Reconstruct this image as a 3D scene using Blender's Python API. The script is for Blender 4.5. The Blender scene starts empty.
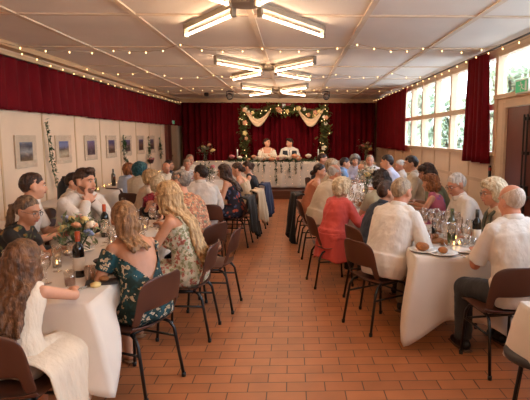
import bpy, bmesh, math, random
from mathutils import Vector as V, Matrix as M
R = math.radians
rnd = random.Random(7)
SC = bpy.context.scene
COL = SC.collection
PI = math.pi

# ------------------------------------------------------------------ materials
def lin(c):
    return tuple(((v/255)/12.92 if v/255 <= .04045 else ((v/255+.055)/1.055)**2.4) for v in c) + (1,)

def new_mat(name):
    m = bpy.data.materials.new(name); m.use_nodes = True
    nt = m.node_tree; b = nt.nodes['Principled BSDF']
    return m, nt, b

def N(nt, t, **kw):
    n = nt.nodes.new(t)
    for k, v in kw.items():
        if k in n.inputs: n.inputs[k].default_value = v
        else: setattr(n, k, v)
    return n

def mat(name, c, rough=.6, var=.12, scale=8, bump=0, bscale=60, c2=None, metal=0, stretch=None, spec=.4, sheen=0):
    m, nt, b = new_mat(name)
    tc = N(nt, 'ShaderNodeTexCoord'); vec = tc.outputs['Object']
    if stretch:
        mp = N(nt, 'ShaderNodeMapping'); mp.inputs['Scale'].default_value = stretch
        nt.links.new(vec, mp.inputs['Vector']); vec = mp.outputs['Vector']
    no = N(nt, 'ShaderNodeTexNoise', Scale=scale, Detail=4); nt.links.new(vec, no.inputs['Vector'])
    rp = N(nt, 'ShaderNodeValToRGB')
    c1 = lin(c); d = lin(c2) if c2 else tuple(x*(1-var*2) for x in c1[:3])+(1,)
    u = c1 if c2 else tuple(min(1, x*(1+var)) for x in c1[:3])+(1,)
    rp.color_ramp.elements[0].color = d; rp.color_ramp.elements[1].color = u
    rp.color_ramp.elements[0].position = .3; rp.color_ramp.elements[1].position = .7
    nt.links.new(no.outputs['Fac'], rp.inputs['Fac']); nt.links.new(rp.outputs['Color'], b.inputs['Base Color'])
    b.inputs['Roughness'].default_value = rough; b.inputs['Metallic'].default_value = metal
    b.inputs['Specular IOR Level'].default_value = spec
    if sheen: b.inputs['Sheen Weight'].default_value = sheen
    if bump:
        n2 = N(nt, 'ShaderNodeTexNoise', Scale=bscale, Detail=3); nt.links.new(vec, n2.inputs['Vector'])
        bp = N(nt, 'ShaderNodeBump', Strength=bump, Distance=.02); nt.links.new(n2.outputs['Fac'], bp.inputs['Height'])
        nt.links.new(bp.outputs['Normal'], b.inputs['Normal'])
    return m

def emis(name, c, s, sample=True):
    m, nt, b = new_mat(name)
    b.inputs['Base Color'].default_value = lin(c)
    b.inputs['Emission Color'].default_value = lin(c); b.inputs['Emission Strength'].default_value = s
    if not sample: m.cycles.emission_sampling = 'NONE'
    return m

def floral(name, base, petal, heart, scale=16, petal2=None, size=.33, base2=None):
    m, nt, b = new_mat(name)
    tc = N(nt, 'ShaderNodeTexCoord')
    ns = N(nt, 'ShaderNodeTexNoise', Scale=scale*1.6, Detail=2); nt.links.new(tc.outputs['Object'], ns.inputs['Vector'])
    mx0 = N(nt, 'ShaderNodeMix', data_type='RGBA', blend_type='LINEAR_LIGHT'); mx0.inputs[0].default_value = .03
    nt.links.new(tc.outputs['Object'], mx0.inputs[6]); nt.links.new(ns.outputs['Color'], mx0.inputs[7])
    vo = N(nt, 'ShaderNodeTexVoronoi', Scale=scale); nt.links.new(mx0.outputs[2], vo.inputs['Vector'])
    rp = N(nt, 'ShaderNodeValToRGB'); rp.color_ramp.interpolation = 'CONSTANT'
    e = rp.color_ramp.elements
    e[0].position = 0; e[0].color = (1, 1, 1, 1); e[1].position = size; e[1].color = (0, 0, 0, 1)
    nt.links.new(vo.outputs['Distance'], rp.inputs['Fac'])
    hp = N(nt, 'ShaderNodeValToRGB'); hp.color_ramp.interpolation = 'CONSTANT'
    hp.color_ramp.elements[0].color = (1, 1, 1, 1); hp.color_ramp.elements[1].color = (0, 0, 0, 1); hp.color_ramp.elements[1].position = size*.35
    nt.links.new(vo.outputs['Distance'], hp.inputs['Fac'])
    bn = N(nt, 'ShaderNodeTexNoise', Scale=scale*.7); nt.links.new(tc.outputs['Object'], bn.inputs['Vector'])
    br = N(nt, 'ShaderNodeValToRGB'); br.color_ramp.elements[0].color = lin(base); br.color_ramp.elements[1].color = lin(base2 or base)
    br.color_ramp.elements[0].position = .45; br.color_ramp.elements[1].position = .55
    nt.links.new(bn.outputs['Fac'], br.inputs['Fac'])
    pr = N(nt, 'ShaderNodeMix', data_type='RGBA'); pr.inputs[6].default_value = lin(petal); pr.inputs[7].default_value = lin(petal2 or petal)
    sp = N(nt, 'ShaderNodeSeparateColor'); nt.links.new(vo.outputs['Color'], sp.inputs[0])
    gt = N(nt, 'ShaderNodeMath', operation='GREATER_THAN'); gt.inputs[1].default_value = .5
    nt.links.new(sp.outputs[0], gt.inputs[0]); nt.links.new(gt.outputs[0], pr.inputs[0])
    m1 = N(nt, 'ShaderNodeMix', data_type='RGBA'); nt.links.new(rp.outputs['Color'], m1.inputs[0])
    nt.links.new(br.outputs['Color'], m1.inputs[6]); nt.links.new(pr.outputs[2], m1.inputs[7])
    m2 = N(nt, 'ShaderNodeMix', data_type='RGBA'); nt.links.new(hp.outputs['Color'], m2.inputs[0])
    nt.links.new(m1.outputs[2], m2.inputs[6]); m2.inputs[7].default_value = lin(heart)
    nt.links.new(m2.outputs[2], b.inputs['Base Color']); b.inputs['Roughness'].default_value = .75
    return m

def hair_mat(name, dark, light, rough=.45):
    return mat(name, light, rough, c2=dark, scale=14, stretch=(3, 3, .55), bump=.5, bscale=45, spec=.35)

def glass_mat(name, tint=(255, 255, 255), refl=.09, rough=.03, trans=.95, fres=.4):
    m = bpy.data.materials.new(name); m.use_nodes = True; nt = m.node_tree; nt.nodes.clear()
    o = N(nt, 'ShaderNodeOutputMaterial'); t = N(nt, 'ShaderNodeBsdfTransparent')
    t.inputs['Color'].default_value = tuple(x*trans for x in lin(tint)[:3])+(1,)
    g = N(nt, 'ShaderNodeBsdfGlossy', Roughness=rough); g.inputs['Color'].default_value = (1, .97, .93, 1)
    l = N(nt, 'ShaderNodeLayerWeight', Blend=.35)
    ad = N(nt, 'ShaderNodeMath', operation='ADD', use_clamp=True); ad.inputs[1].default_value = refl
    mu = N(nt, 'ShaderNodeMath', operation='MULTIPLY'); mu.inputs[1].default_value = fres
    nt.links.new(l.outputs['Fresnel'], mu.inputs[0]); nt.links.new(mu.outputs[0], ad.inputs[0])
    mx = N(nt, 'ShaderNodeMixShader'); nt.links.new(ad.outputs[0], mx.inputs[0])
    nt.links.new(t.outputs[0], mx.inputs[1]); nt.links.new(g.outputs[0], mx.inputs[2]); nt.links.new(mx.outputs[0], o.inputs[0])
    return m

# ------------------------------------------------------------------ objects
def tag(o, label=None, cat=None, group=None, kind=None):
    if label: o['label'] = label
    if cat: o['category'] = cat
    if group: o['group'] = group
    if kind: o['kind'] = kind
    return o

def link(name, me, mats, parent=None, loc=None, rot=None):
    o = bpy.data.objects.new(name, me); COL.objects.link(o)
    if mats is not None:
        for m in (mats if isinstance(mats, (list, tuple)) else [mats]): me.materials.append(m)
    if parent: o.parent = parent
    if loc is not None: o.location = loc
    if rot is not None: o.rotation_euler = rot
    return o

def to_mesh(bm, name, smooth=False):
    bmesh.ops.recalc_face_normals(bm, faces=bm.faces)
    me = bpy.data.meshes.new(name)
    if smooth:
        for f in bm.faces: f.smooth = True
    bm.to_mesh(me); bm.free()
    return me

def obj(name, bm, mats, parent=None, loc=None, rot=None, smooth=False):
    return link(name, to_mesh(bm, name, smooth), mats, parent, loc, rot)

def empty(name, loc=(0, 0, 0), rz=0):
    o = bpy.data.objects.new(name, None); COL.objects.link(o); o.location = loc; o.rotation_euler = (0, 0, rz)
    o.empty_display_size = .1
    return o

def copy_tree(o, parent=None):
    c = o.copy(); COL.objects.link(c)
    if parent: c.parent = parent
    for ch in list(o.children): copy_tree(ch, c)
    return c

# ------------------------------------------------------------------ shapes
def BM(): return bmesh.new()

def box(bm, x0, x1, y0, y1, z0, z1, mi=0):
    vs = [bm.verts.new((x, y, z)) for x in (x0, x1) for y in (y0, y1) for z in (z0, z1)]
    fs = []
    for a in ((0, 1, 3, 2), (4, 6, 7, 5), (0, 4, 5, 1), (2, 3, 7, 6), (0, 2, 6, 4), (1, 5, 7, 3)):
        f = bm.faces.new([vs[i] for i in a]); f.material_index = mi; fs.append(f)
    return vs

def bevbox(x0, x1, y0, y1, z0, z1, b=.01, seg=2):
    bm = BM(); box(bm, x0, x1, y0, y1, z0, z1)
    bmesh.ops.recalc_face_normals(bm, faces=bm.faces)
    bmesh.ops.bevel(bm, geom=bm.edges[:], offset=b, segments=seg, affect='EDGES', profile=.7)
    return bm

def ell(bm, c, r, rot=None, u=14, v=9, mi=0):
    r = (r, r, r) if isinstance(r, (int, float)) else r
    mt = M.Translation(c) @ (rot.to_4x4() if rot is not None else M.Identity(4)) @ M.Diagonal((*r, 1))
    k = bmesh.ops.create_uvsphere(bm, u_segments=u, v_segments=v, radius=1, matrix=mt)
    if mi:
        for vv in k['verts']:
            for f in vv.link_faces: f.material_index = mi
    return k['verts']

def frame(d):
    d = d.normalized(); a = V((0, 0, 1)) if abs(d.z) < .9 else V((1, 0, 0))
    x = a.cross(d).normalized(); return x, d.cross(x)

def tube(bm, pts, rad, n=10, caps=True, mi=0, rnd_ends=False):
    pts = [V(p) for p in pts]
    if isinstance(rad, (int, float)): rad = [rad]*len(pts)
    rings = []; px = None
    for i, p in enumerate(pts):
        d = (pts[min(i+1, len(pts)-1)]-pts[max(i-1, 0)])
        if d.length < 1e-7: d = V((0, 0, 1))
        x, y = frame(d)
        if px is not None:
            x = (px-d.normalized()*px.dot(d.normalized()))
            if x.length < 1e-5: x, y = frame(d)
            x.normalize(); y = d.normalized().cross(x)
        px = x
        r = rad[i]; ra, rb = (r if isinstance(r, tuple) else (r, r))
        rings.append([bm.verts.new(p+x*ra*math.cos(2*PI*k/n)+y*rb*math.sin(2*PI*k/n)) for k in range(n)])
    for a, b in zip(rings, rings[1:]):
        for k in range(n):
            f = bm.faces.new((a[k], a[(k+1) % n], b[(k+1) % n], b[k])); f.material_index = mi
    if caps:
        for rg in (rings[0][::-1], rings[-1]):
            f = bm.faces.new(rg); f.material_index = mi
    if rnd_ends:
        for i in (0, -1):
            r = rad[i]; ell(bm, pts[i], max(r) if isinstance(r, tuple) else r, u=10, v=7)
    return rings

def limb(bm, pts, rad, n=12): tube(bm, pts, rad, n, rnd_ends=True)

def lathe(bm, prof, n=18, c=(0, 0, 0), mi=0):
    rings = []
    for r, z in prof:
        if r < 1e-5: rings.append([bm.verts.new((c[0], c[1], c[2]+z))])
        else: rings.append([bm.verts.new((c[0]+r*math.cos(2*PI*k/n), c[1]+r*math.sin(2*PI*k/n), c[2]+z)) for k in range(n)])
    for a, b in zip(rings, rings[1:]):
        if len(a) == 1 and len(b) == 1: continue
        for k in range(n):
            if len(a) == 1: f = bm.faces.new((a[0], b[k], b[(k+1) % n]))
            elif len(b) == 1: f = bm.faces.new((a[k], a[(k+1) % n], b[0]))
            else: f = bm.faces.new((a[k], a[(k+1) % n], b[(k+1) % n], b[k]))
            f.material_index = mi

def loft(bm, rings_pts):
    rings = [[bm.verts.new(p) for p in rg] for rg in rings_pts]; n = len(rings[0])
    for a, b in zip(rings, rings[1:]):
        for k in range(n): bm.faces.new((a[k], a[(k+1) % n], b[(k+1) % n], b[k]))
    bm.faces.new(rings[0][::-1]); bm.faces.new(rings[-1])

def remesh(bm, name, voxel, it=3, noise=0, nscale=.05, ratio=None):
    bmesh.ops.recalc_face_normals(bm, faces=bm.faces)
    me = bpy.data.meshes.new('t'); bm.to_mesh(me); bm.free()
    o = bpy.data.objects.new('t', me); COL.objects.link(o)
    r = o.modifiers.new('r', 'REMESH'); r.mode = 'VOXEL'; r.voxel_size = voxel
    s = o.modifiers.new('s', 'SMOOTH'); s.factor = .5; s.iterations = it
    if noise:
        tx = bpy.data.textures.get('cl%g' % nscale) or bpy.data.textures.new('cl%g' % nscale, 'CLOUDS'); tx.noise_scale = nscale
        d = o.modifiers.new('d', 'DISPLACE'); d.texture = tx; d.strength = noise; d.mid_level = .5; d.texture_coords = 'LOCAL'
    dg = bpy.context.evaluated_depsgraph_get(); dg.update()
    out = bpy.data.meshes.new_from_object(o.evaluated_get(dg), depsgraph=dg); out.name = name
    bpy.data.objects.remove(o); bpy.data.meshes.remove(me)
    out.polygons.foreach_set('use_smooth', [True]*len(out.polygons)); out.update()
    return out

def leaves(bm, pts, n, size, spread, mi=0, flat=None):
    for _ in range(n):
        p = V(rnd.choice(pts)) + V((rnd.gauss(0, spread[0]), rnd.gauss(0, spread[1]), rnd.gauss(0, spread[2])))
        d = V((rnd.gauss(0, 1), rnd.gauss(0, 1), rnd.gauss(0, 1))).normalized(); s = size*rnd.uniform(.6, 1.3)
        x, y = frame(d); q = [p-d*s, p+x*s*.42+y*s*.1, p+d*s, p-x*s*.42+y*s*.1]
        f = bm.faces.new([bm.verts.new(v) for v in q]); f.material_index = mi
# ------------------------------------------------------------------ people
SKIN = {'a': mat('skin fair', (216, 156, 122), .5, .05, 10), 'b': mat('skin ruddy', (206, 140, 108), .5, .07, 10),
        'c': mat('skin tanned', (196, 138, 104), .5, .06, 10)}
EYE_W = mat('eye white', (225, 215, 205), .3, .02); EYE_D = mat('eye iris', (45, 30, 22), .2, .05)
LIP = mat('lips', (176, 92, 84), .5, .05); SPECS = mat('spectacle rims', (60, 48, 42), .35, .05)
HAIR = {'brown': hair_mat('hair brown', (34, 21, 14), (80, 51, 32)), 'dark': hair_mat('hair dark brown', (22, 14, 11), (58, 38, 27)),
        'light': hair_mat('hair light brown', (88, 58, 34), (168, 122, 78)), 'blonde': hair_mat('hair blonde', (130, 94, 56), (222, 184, 132)),
        'pale': hair_mat('hair pale blonde', (168, 138, 98), (236, 214, 176)), 'white': hair_mat('hair white', (150, 136, 122), (222, 210, 196)),
        'grey': hair_mat('hair grey', (84, 74, 66), (160, 146, 132)), 'sandy': hair_mat('hair sandy grey', (112, 88, 64), (186, 160, 128)),
        'teal': hair_mat('hair dyed teal', (10, 40, 46), (30, 92, 98)), 'red': hair_mat('hair dyed red', (66, 10, 20), (150, 30, 44)),
        'silver': hair_mat('hair silver fringe', (168, 142, 120), (214, 190, 168)), 'warm': hair_mat('hair warm brown', (60, 38, 22), (132, 88, 54)), 'stubble': hair_mat('beard stubble', (112, 80, 62), (146, 106, 82)), 'ash': hair_mat('hair ash brown', (62, 44, 32), (138, 108, 80)), 'auburn': hair_mat('hair auburn', (84, 46, 22), (166, 104, 58))}

def cloth_mat(name, c, **k): return mat(name, c, k.pop('rough', .8), .05, 5, bump=k.pop('bump', .6), bscale=k.pop('bscale', 9), stretch=(1.6, 1.6, .6), sheen=.1, **k)
SHOE = mat('black shoe leather', (26, 22, 20), .35, .1); SANDAL = mat('tan sandal leather', (150, 105, 70), .5, .1)
SOLE = mat('shoe sole rubber', (92, 66, 48), .7, .1)

def build_person(name, label, x, y, rz, sex='m', k=1.0, lean=5, side=0, slouch=10, yaw=0, pitch=5, roll=0, wr=None, wl=None,
                 skin='a', hair=('short', 'brown'), top=None, bottom=None, shoe=SHOE, vox=.012, seat=.455, z0=0, face=True, group=None,
                 specs=False, fat=1.0, knees=None, elb=None, extra=None, bare=False, hand_dir=None, beard=None, legs=True):
    """Seated figure. Local frame: hips above the origin, +y the way the figure faces, z up."""
    W = (.158, .17, .165, .158, .172, .185, .172, .08) if sex == 'm' else (.165, .182, .158, .136, .145, .158, .148, .066)
    D = (.11, .13, .127, .12, .122, .115, .09, .066) if sex == 'm' else (.11, .13, .112, .1, .11, .108, .08, .056)
    T = (-.09, 0, .1, .2, .3, .39, .455, .505)
    fl = (1, fat, fat*1.02, fat*1.02, fat, (1+fat)/2, 1, 1)
    H = V((0, -.04, seat+.1)); th0 = R(lean)
    def spine(t):
        a = th0+R(slouch)*max(0, t-.15)*2.2
        b = R(side)
        return H+V((math.sin(b)*t*k, math.sin(a)*t*k, math.cos(a)*math.cos(b)*t*k))
    def dirs(t):
        d = (spine(t+.02)-spine(t-.02)).normalized(); xx = V((1, 0, 0)); yy = d.cross(xx).normalized(); return d.cross(yy)*-1, yy, d
    def torso(bm, g=0, t0=-1, t1=9, gy=None, open_top=1.0):
        rings = []
        for i, t in enumerate(T):
            if t < t0-1e-6 or t > t1+1e-6: continue
            c = spine(t); xx, yy, d = dirs(t)
            ra = W[i]*k*fl[i]+g; rb = D[i]*k*fl[i]+(g if gy is None else gy)
            c = c+yy*(.012*(fl[i]-1)*8*k if 1 <= i <= 4 else 0)
            q = 22; e = 2.5
            rings.append([c+xx*ra*math.copysign(abs(math.cos(2*PI*j/q))**(2/e), math.cos(2*PI*j/q))
                          + yy*rb*math.copysign(abs(math.sin(2*PI*j/q))**(2/e), math.sin(2*PI*j/q)) for j in range(q)])
        loft(bm, rings)
    nb = spine(.5); ndv = (spine(.5)-spine(.4)).normalized(); nd = (ndv*.55+V((0, .12, .9))).normalized()
    hc = nb+nd*(.15*k)
    HR = M.Rotation(R(yaw), 3, 'Z') @ M.Rotation(R(roll), 3, 'Y') @ M.Rotation(R(-pitch), 3, 'X')
    hs = (.55+.45*k)*(1.05 if sex == 'm' else 1.02)
    if k < .9: hs = .93
    HM = M.Translation(hc) @ HR.to_4x4() @ M.Diagonal((hs, hs, hs, 1))
    # joints
    sx, sy, sd = dirs(.44)
    sw = (.182 if sex == 'm' else .155)*k
    J = {}
    dflt = {1: (.17, .37, .775), -1: (-.17, .37, .775)}
    for s in (1, -1):
        sh = spine(.445)+sx*s*sw
        w = V((wr if s == 1 else wl) or dflt[s])
        ua, fa = .29*k, .255*k
        dv = w-sh
        if dv.length > (ua+fa)*.985: w = sh+dv.normalized()*(ua+fa)*.985; dv = w-sh
        L = dv.length; a = (ua*ua-fa*fa+L*L)/(2*L); h = math.sqrt(max(ua*ua-a*a, 0))
        pole = V(elb[0 if s == 1 else 1]) if elb else V((s*.55, -.35, -1)); u = dv.normalized(); pole = (pole-u*pole.dot(u)).normalized()
        J[s] = (sh, sh+u*a+pole*h, w)
    kn = {}
    for s in (1, -1):
        hp = H+V((s*.088*k, .0, -.018)); kx, ky = (knees[0 if s == 1 else 1] if knees else (s*.11, .42))
        kp = V((kx, ky*k if not knees else ky, seat+.055)); ak = V((kx*1.02, kp.y-.03, .085))
        kn[s] = (hp, kp, ak)
    ur, er, wrr = (.047, .039, .028) if sex == 'm' else (.043, .035, .024)
    def face_prims(bm):
        for c, r in (((0, -.012, .025), (.076, .097, .092)), ((0, .018, -.03), (.064, .074, .086)), ((0, .055, -.09), (.033, .032, .025)),
                     ((.034, .052, -.028), (.028, .03, .032)), ((-.034, .052, -.028), (.028, .03, .032)), ((0, .074, .026), (.052, .02, .013)),
                     ((0, .1, -.036), (.018, .016, .011)), ((.079, -.008, -.012), (.012, .02, .033)), ((-.079, -.008, -.012), (.012, .02, .033)),
                     ((0, .083, -.06), (.024, .013, .011))):
            vs = ell(bm, (0, 0, 0), 1, u=14, v=10); mt = HM @ M.Translation(c) @ M.Diagonal((*r, 1))
            bmesh.ops.transform(bm, matrix=mt, verts=vs)
        limb(bm, [HM @ V((0, .088, .01)), HM @ V((0, .109, -.03))], [.008*hs, .014*hs], 8)
    def hand(bm, s):
        sh, el, w = J[s]; d = (w-el).normalized()
        if hand_dir: d = (d*.3+V(hand_dir[0 if s == 1 else 1])).normalized()
        elif w.z < .85: d = (d+V((-s*.25, .5, 0))-V((0, 0, d.z*.9))).normalized()
        up = V((0, 0, 1)) if abs(d.z) < .8 else V((0, -1, 0))
        n = (up-d*up.dot(d)).normalized(); a = d.cross(n)
        rot = M((d, a, n)).transposed()
        ell(bm, w+d*.045*k, (.05*k, .041*k, .016*k), rot)
        for i, ln in enumerate((.07, .078, .073, .056)):
            off = a*(s*(.03-.02*i)*-1)*k; p = w+d*.08*k+off; q = d.copy(); pts = [p-d*.03*k, p]
            for j in range(3):
                q = (q-n*(.22+.2*j)).normalized(); p = p+q*ln*k*(.42, .33, .25)[j]; pts.append(p)
            tube(bm, pts, [.0095*k, .0095*k, .009*k, .0085*k, .007*k], 8)
        p = w+d*.02*k-a*s*.03*k; q = (d*.6-a*s*.75-n*.25).normalized()
        tube(bm, [p, p+q*.035*k, p+(q+d*.3).normalized()*.06*k, p+(q*.6+d*.5).normalized()*.085*k], [.014*k, .012*k, .0105*k, .008*k], 8)
    bm = BM(); torso(bm)
    limb(bm, [nb-nd*.05*k, nb+nd*.04*k, hc-nd*.05*k], [(.062 if sex == 'm' else .05)*k]*2+[(.058 if sex == 'm' else .047)*k])
    face_prims(bm)
    if sex == 'f' and k > .9:
        for s in (1, -1):
            xx, yy, d = dirs(.3); ell(bm, spine(.3)+xx*s*.068*k+yy*.085*k, .062*k)
    for s in (1, -1):
        sh, el, w = J[s]
        ell(bm, sh-sx*s*.014-sd*.008, (.056*k if sex == 'm' else .046*k)); limb(bm, [nb-sx*s*.02*k+nd*.012*k, nb.lerp(sh, .55)+sd*.012*k, sh-sx*s*.02*k], [.05*k, .05*k, .046*k] if sex == 'm' else [.04*k, .04*k, .038*k])
        limb(bm, [sh, sh.lerp(el, .4), el], [ur*k, ur*k*.98, er*k]); limb(bm, [el, el.lerp(w, .3), w], [er*k, er*k*1.02, wrr*k]); hand(bm, s)
        if legs:
            hp, kp, ak = kn[s]
            limb(bm, [hp, hp.lerp(kp, .5), kp], [.082*k, .074*k, .056*k]); limb(bm, [kp, kp.lerp(ak, .35), ak], [.053*k, .054*k, .036*k])
            limb(bm, [ak+V((0, -.02, -.035)), ak+V((0, .09, -.05)), ak+V((0, .14, -.057))], [.034, .028, .022])
    body = link(name, remesh(bm, name, vox, 3), SKIN[skin], None, (x, y, z0), (0, 0, R(rz)))
    tag(body, label, 'person', group)
    P = lambda nm, bmx, m, vx=vox, **kw: link(nm, remesh(bmx, nm, vx, **kw), m, body)
    # clothes
    def sleeve(b, s, frac, g, flare=0):
        sh, el, w = J[s]
        ell(b, sh-sx*s*.016-sd*.01, (.056*k if sex == 'm' else .046*k)+g); limb(b, [nb-nd*.012*k, nb.lerp(sh, .55)+sd*.012*k, sh-sx*s*.02*k], [(.05 if sex == 'm' else .04)*k+g*.6, (.05 if sex == 'm' else .04)*k+g*.8, (.046 if sex == 'm' else .038)*k+g])
        if frac <= 1: limb(b, [sh, sh.lerp(el, .5*frac)], [ur*k+g, ur*k+g+flare*.5]); tube(b, [sh.lerp(el, .3*frac), sh.lerp(el, frac)], [ur*k+g, ur*k+g+flare], 14)
        else:
            limb(b, [sh, sh.lerp(el, .5), el], [ur*k+g, ur*k+g, er*k+g]); tube(b, [el, el.lerp(w, .4), el.lerp(w, frac-1)], [er*k+g, er*k+g*1.1, wrr*k+g*.9+.004], 14)
    if top:
        kind, m = top[0], top[1]; o_ = top[2] if len(top) > 2 else {}
        b = BM(); g = o_.get('g', .012)
        t1 = .505 if kind in ('shirt', 'long', 'tee', 'blouse') else (.455 if kind in ('sleeveless',) else .39)
        torso(b, g, -.09, t1)
        if not o_.get('skirt'): torso(b, g+.016, -.09, .1)
        if sex == 'f' and k > .9:
            for s in (1, -1):
                xx, yy, d = dirs(.3); ell(b, spine(.3)+xx*s*.068*k+yy*.086*k, .062*k+g)
        fr = {'shirt': .78, 'long': 1.93, 'tee': .62, 'blouse': 1.3}.get(kind)
        if fr:
            for s in (1, -1): sleeve(b, s, o_.get('sleeve', fr), g, .012 if fr < 1 else 0)
        if kind == 'off':      # off-the-shoulder bodice
            for s in (1, -1):
                sh, el, w = J[s]; tube(b, [sh.lerp(el, .05), sh.lerp(el, .55)], [ur*k+g+.012, ur*k+g+.004], 14)
        if kind in ('sleeveless', 'straps'):
            for s in (1, -1):
                xx, yy, d = dirs(.44); q = .115*k
                if kind == 'sleeveless':
                    sh, el, w = J[s]; limb(b, [nb.lerp(sh, .3), nb.lerp(sh, .62)], [.04*k+g, .046*k+g]); continue
                tube(b, [spine(.33)+xx*s*q-yy*(.1*k+g), spine(.455)+xx*s*q*.95-yy*(.06*k+g), spine(.475)+xx*s*q*.9, spine(.42)+xx*s*q+yy*(.075*k+g), spine(.33)+xx*s*q+yy*(.11*k+g)],
                     (.03 if kind == 'sleeveless' else .011), 8)
        if o_.get('skirt'):
            sl = o_['skirt']; gs = o_.get('sg', .03)
            ell(b, H+V((0, .0, -.0)), (.2*k, .16*k, .125*k))
            for s in (1, -1):
                hp, kp, ak = kn[s]; e = hp.lerp(kp, sl)
                limb(b, [hp, hp.lerp(e, .6), e], [.084*k+gs, .076*k+gs, .068*k+gs])
            e = (kn[1][0].lerp(kn[1][1], sl)+kn[-1][0].lerp(kn[-1][1], sl))/2
            tube(b, [H+V((0, 0, -.01)), e], [(.12*k, .08*k), (.1*k, .07*k)], 14)
            if o_.get('drop'):
                for s in (1, -1):
                    hp, kp, ak = kn[s]; e = hp.lerp(kp, .97); tube(b, [e+V((0, 0, .03)), e+V((0, .02, -o_['drop']))], [.1, .1], 14)
                tube(b, [e.lerp(kn[1][1], .5)+V((0, .0, .02)), V((0, kn[1][1].y, seat-o_['drop']))], [.1, .11], 14)
        nm = {'shirt': 'shirt', 'long': 'shirt', 'tee': 'top', 'blouse': 'blouse'}.get(kind, 'dress' if o_.get('skirt') else 'top')
        nm = o_.get('name', nm)
        to = P(nm, b, m, noise=o_.get('noise', .02), nscale=.09, it=2)
        if o_.get('vback'):      # a deep V cut out of the back of the bodice
            q = BM(); q.from_mesh(to.data); kill = []
            for f in q.faces:
                c = f.calc_center_median(); t = (c.z-H.z)/(k*math.cos(th0)); s0 = spine(max(0, min(.5, t)))
                if c.y < s0.y-.01 and t > o_['vback']+abs(c.x-s0.x)*1.15/k and t < .5: kill.append(f)
            bmesh.ops.delete(q, geom=kill, context='FACES'); q.to_mesh(to.data); q.free()
        if kind in ('shirt', 'long') and o_.get('collar', True):
            b = BM(); c0 = nb+nd*.016*k; rr = (.072 if sex == 'm' else .06)*k
            u1, u2 = V((1, 0, 0)), nd.cross(V((1, 0, 0))).normalized()
            ps = [c0+u1*rr*math.cos(a)+u2*rr*math.sin(a)+nd*(.014 if math.sin(a) < .3 else 0) for a in [2*PI*j/20 for j in range(20)]]
            tube(b, ps+[ps[0]], [(.01, .03)]*21, 8, caps=False); link('collar', to_mesh(b, 'collar', True), m, body)
    if bottom:
        kind, m = bottom; b = BM(); g = .014
        ell(b, H+V((0, .02, -.03)), (.172*k*fat, .125*k, .085*k))
        for s in (1, -1):
            hp, kp, ak = kn[s]
            limb(b, [hp, hp.lerp(kp, .5), kp], [.088*k+g*.5, .08*k+g, .062*k+g]); tube(b, [kp, kp.lerp(ak, .4), ak+V((0, 0, .0))], [.06*k+g, .058*k+g, .052*k+g], 12)
        P('trousers', b, m, max(vox, .012), noise=.015, nscale=.08)
    if shoe and legs:
        for s in (1, -1):
            hp, kp, ak = kn[s]; b = BM()
            if shoe is SANDAL:
                tube(b, [ak+V((0, -.06, -.075)), ak+V((0, .06, -.075)), ak+V((0, .17, -.076))], [(.036, .008), (.042, .008), (.03, .008)], 12)
                for q in (.03, .11): tube(b, [ak+V((-.042, q, -.075)), ak+V((-.034, q, -.035-q*.12)), ak+V((0, q, -.018-q*.2)), ak+V((.034, q, -.035-q*.12)), ak+V((.042, q, -.075))], .008, 8)
                link('sandal', to_mesh(b, 'sandal', True), shoe, body)
            else:
                limb(b, [ak+V((0, -.035, -.035)), ak+V((0, .07, -.042)), ak+V((0, .15, -.052))], [.046, .043, .032]); ell(b, ak+V((0, .0, -.01)), (.044, .055, .045))
                sh_ = P('shoe', b, shoe, .012)
                b = BM(); tube(b, [ak+V((0, -.085, -.077)), ak+V((0, .05, -.078)), ak+V((0, .19, -.077))], [(.04, .008), (.046, .008), (.03, .008)], 12)
                link('sole', to_mesh(b, 'sole'), SOLE, sh_)
    # head details
    def hl(nm, bmx, mats, smooth=True):
        bmx.transform(HM); return link(nm, to_mesh(bmx, nm, smooth), mats, body)
    if face:
        for s in (1, -1):
            b = BM(); ell(b, (s*.031, .083, .004), (.0115, .0105, .006)); ell(b, (s*.031, .089, .004), (.0075, .0062, .0062), mi=1); hl('eye', b, [EYE_W, EYE_D])
            b = BM(); tube(b, [(s*.014, .0945, .024), (s*.032, .092, .031), (s*.05, .078, .025)], [.004, .0048, .003], 6); hl('eyebrow', b, HAIR[hair[1]] if hair[1] not in ('white', 'teal', 'red', 'pale') else HAIR['grey'])
        b = BM(); tube(b, [(-.024, .085, -.06), (-.01, .096, -.058), (0, .0985, -.0595), (.01, .096, -.058), (.024, .085, -.06)], [.002, .0055, .006, .0055, .002], 8); hl('mouth', b, LIP)
    if specs:
        b = BM()
        for s in (1, -1):
            tube(b, [(s*.033+.024*math.cos(a), .108-.012*abs(math.cos(a)*s*.5+.5), .0+.02*math.sin(a)) for a in [2*PI*j/16 for j in range(17)]], .0016, 6)
            tube(b, [(s*.056, .1, .004), (s*.082, .02, .006), (s*.083, -.01, .0)], .0018, 6)
        tube(b, [(-.01, .11, .004), (.01, .11, .004)], .0018, 6); hl('spectacles', b, SPECS)
    if beard:
        b = BM()
        ell(b, (0, .055, -.09), (.036, .0345, .0275), u=20, v=14); ell(b, (0, .018, -.03), (.0665, .0765, .0885), u=28, v=20); ell(b, (0, .085, -.05), (.028, .0125, .006))
        bmesh.ops.bisect_plane(b, geom=b.verts[:]+b.edges[:]+b.faces[:], plane_co=(0, .02, -.045), plane_no=(0, .25, 1), clear_outer=True)
        b2 = b; bmesh.ops.holes_fill(b2, edges=b2.edges[:], sides=0); hl('beard', b2, HAIR[beard])
    # hair
    style, hm = hair[0], HAIR[hair[1]]
    hk = hair[2] if len(hair) > 2 else {}
    b = BM()
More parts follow.
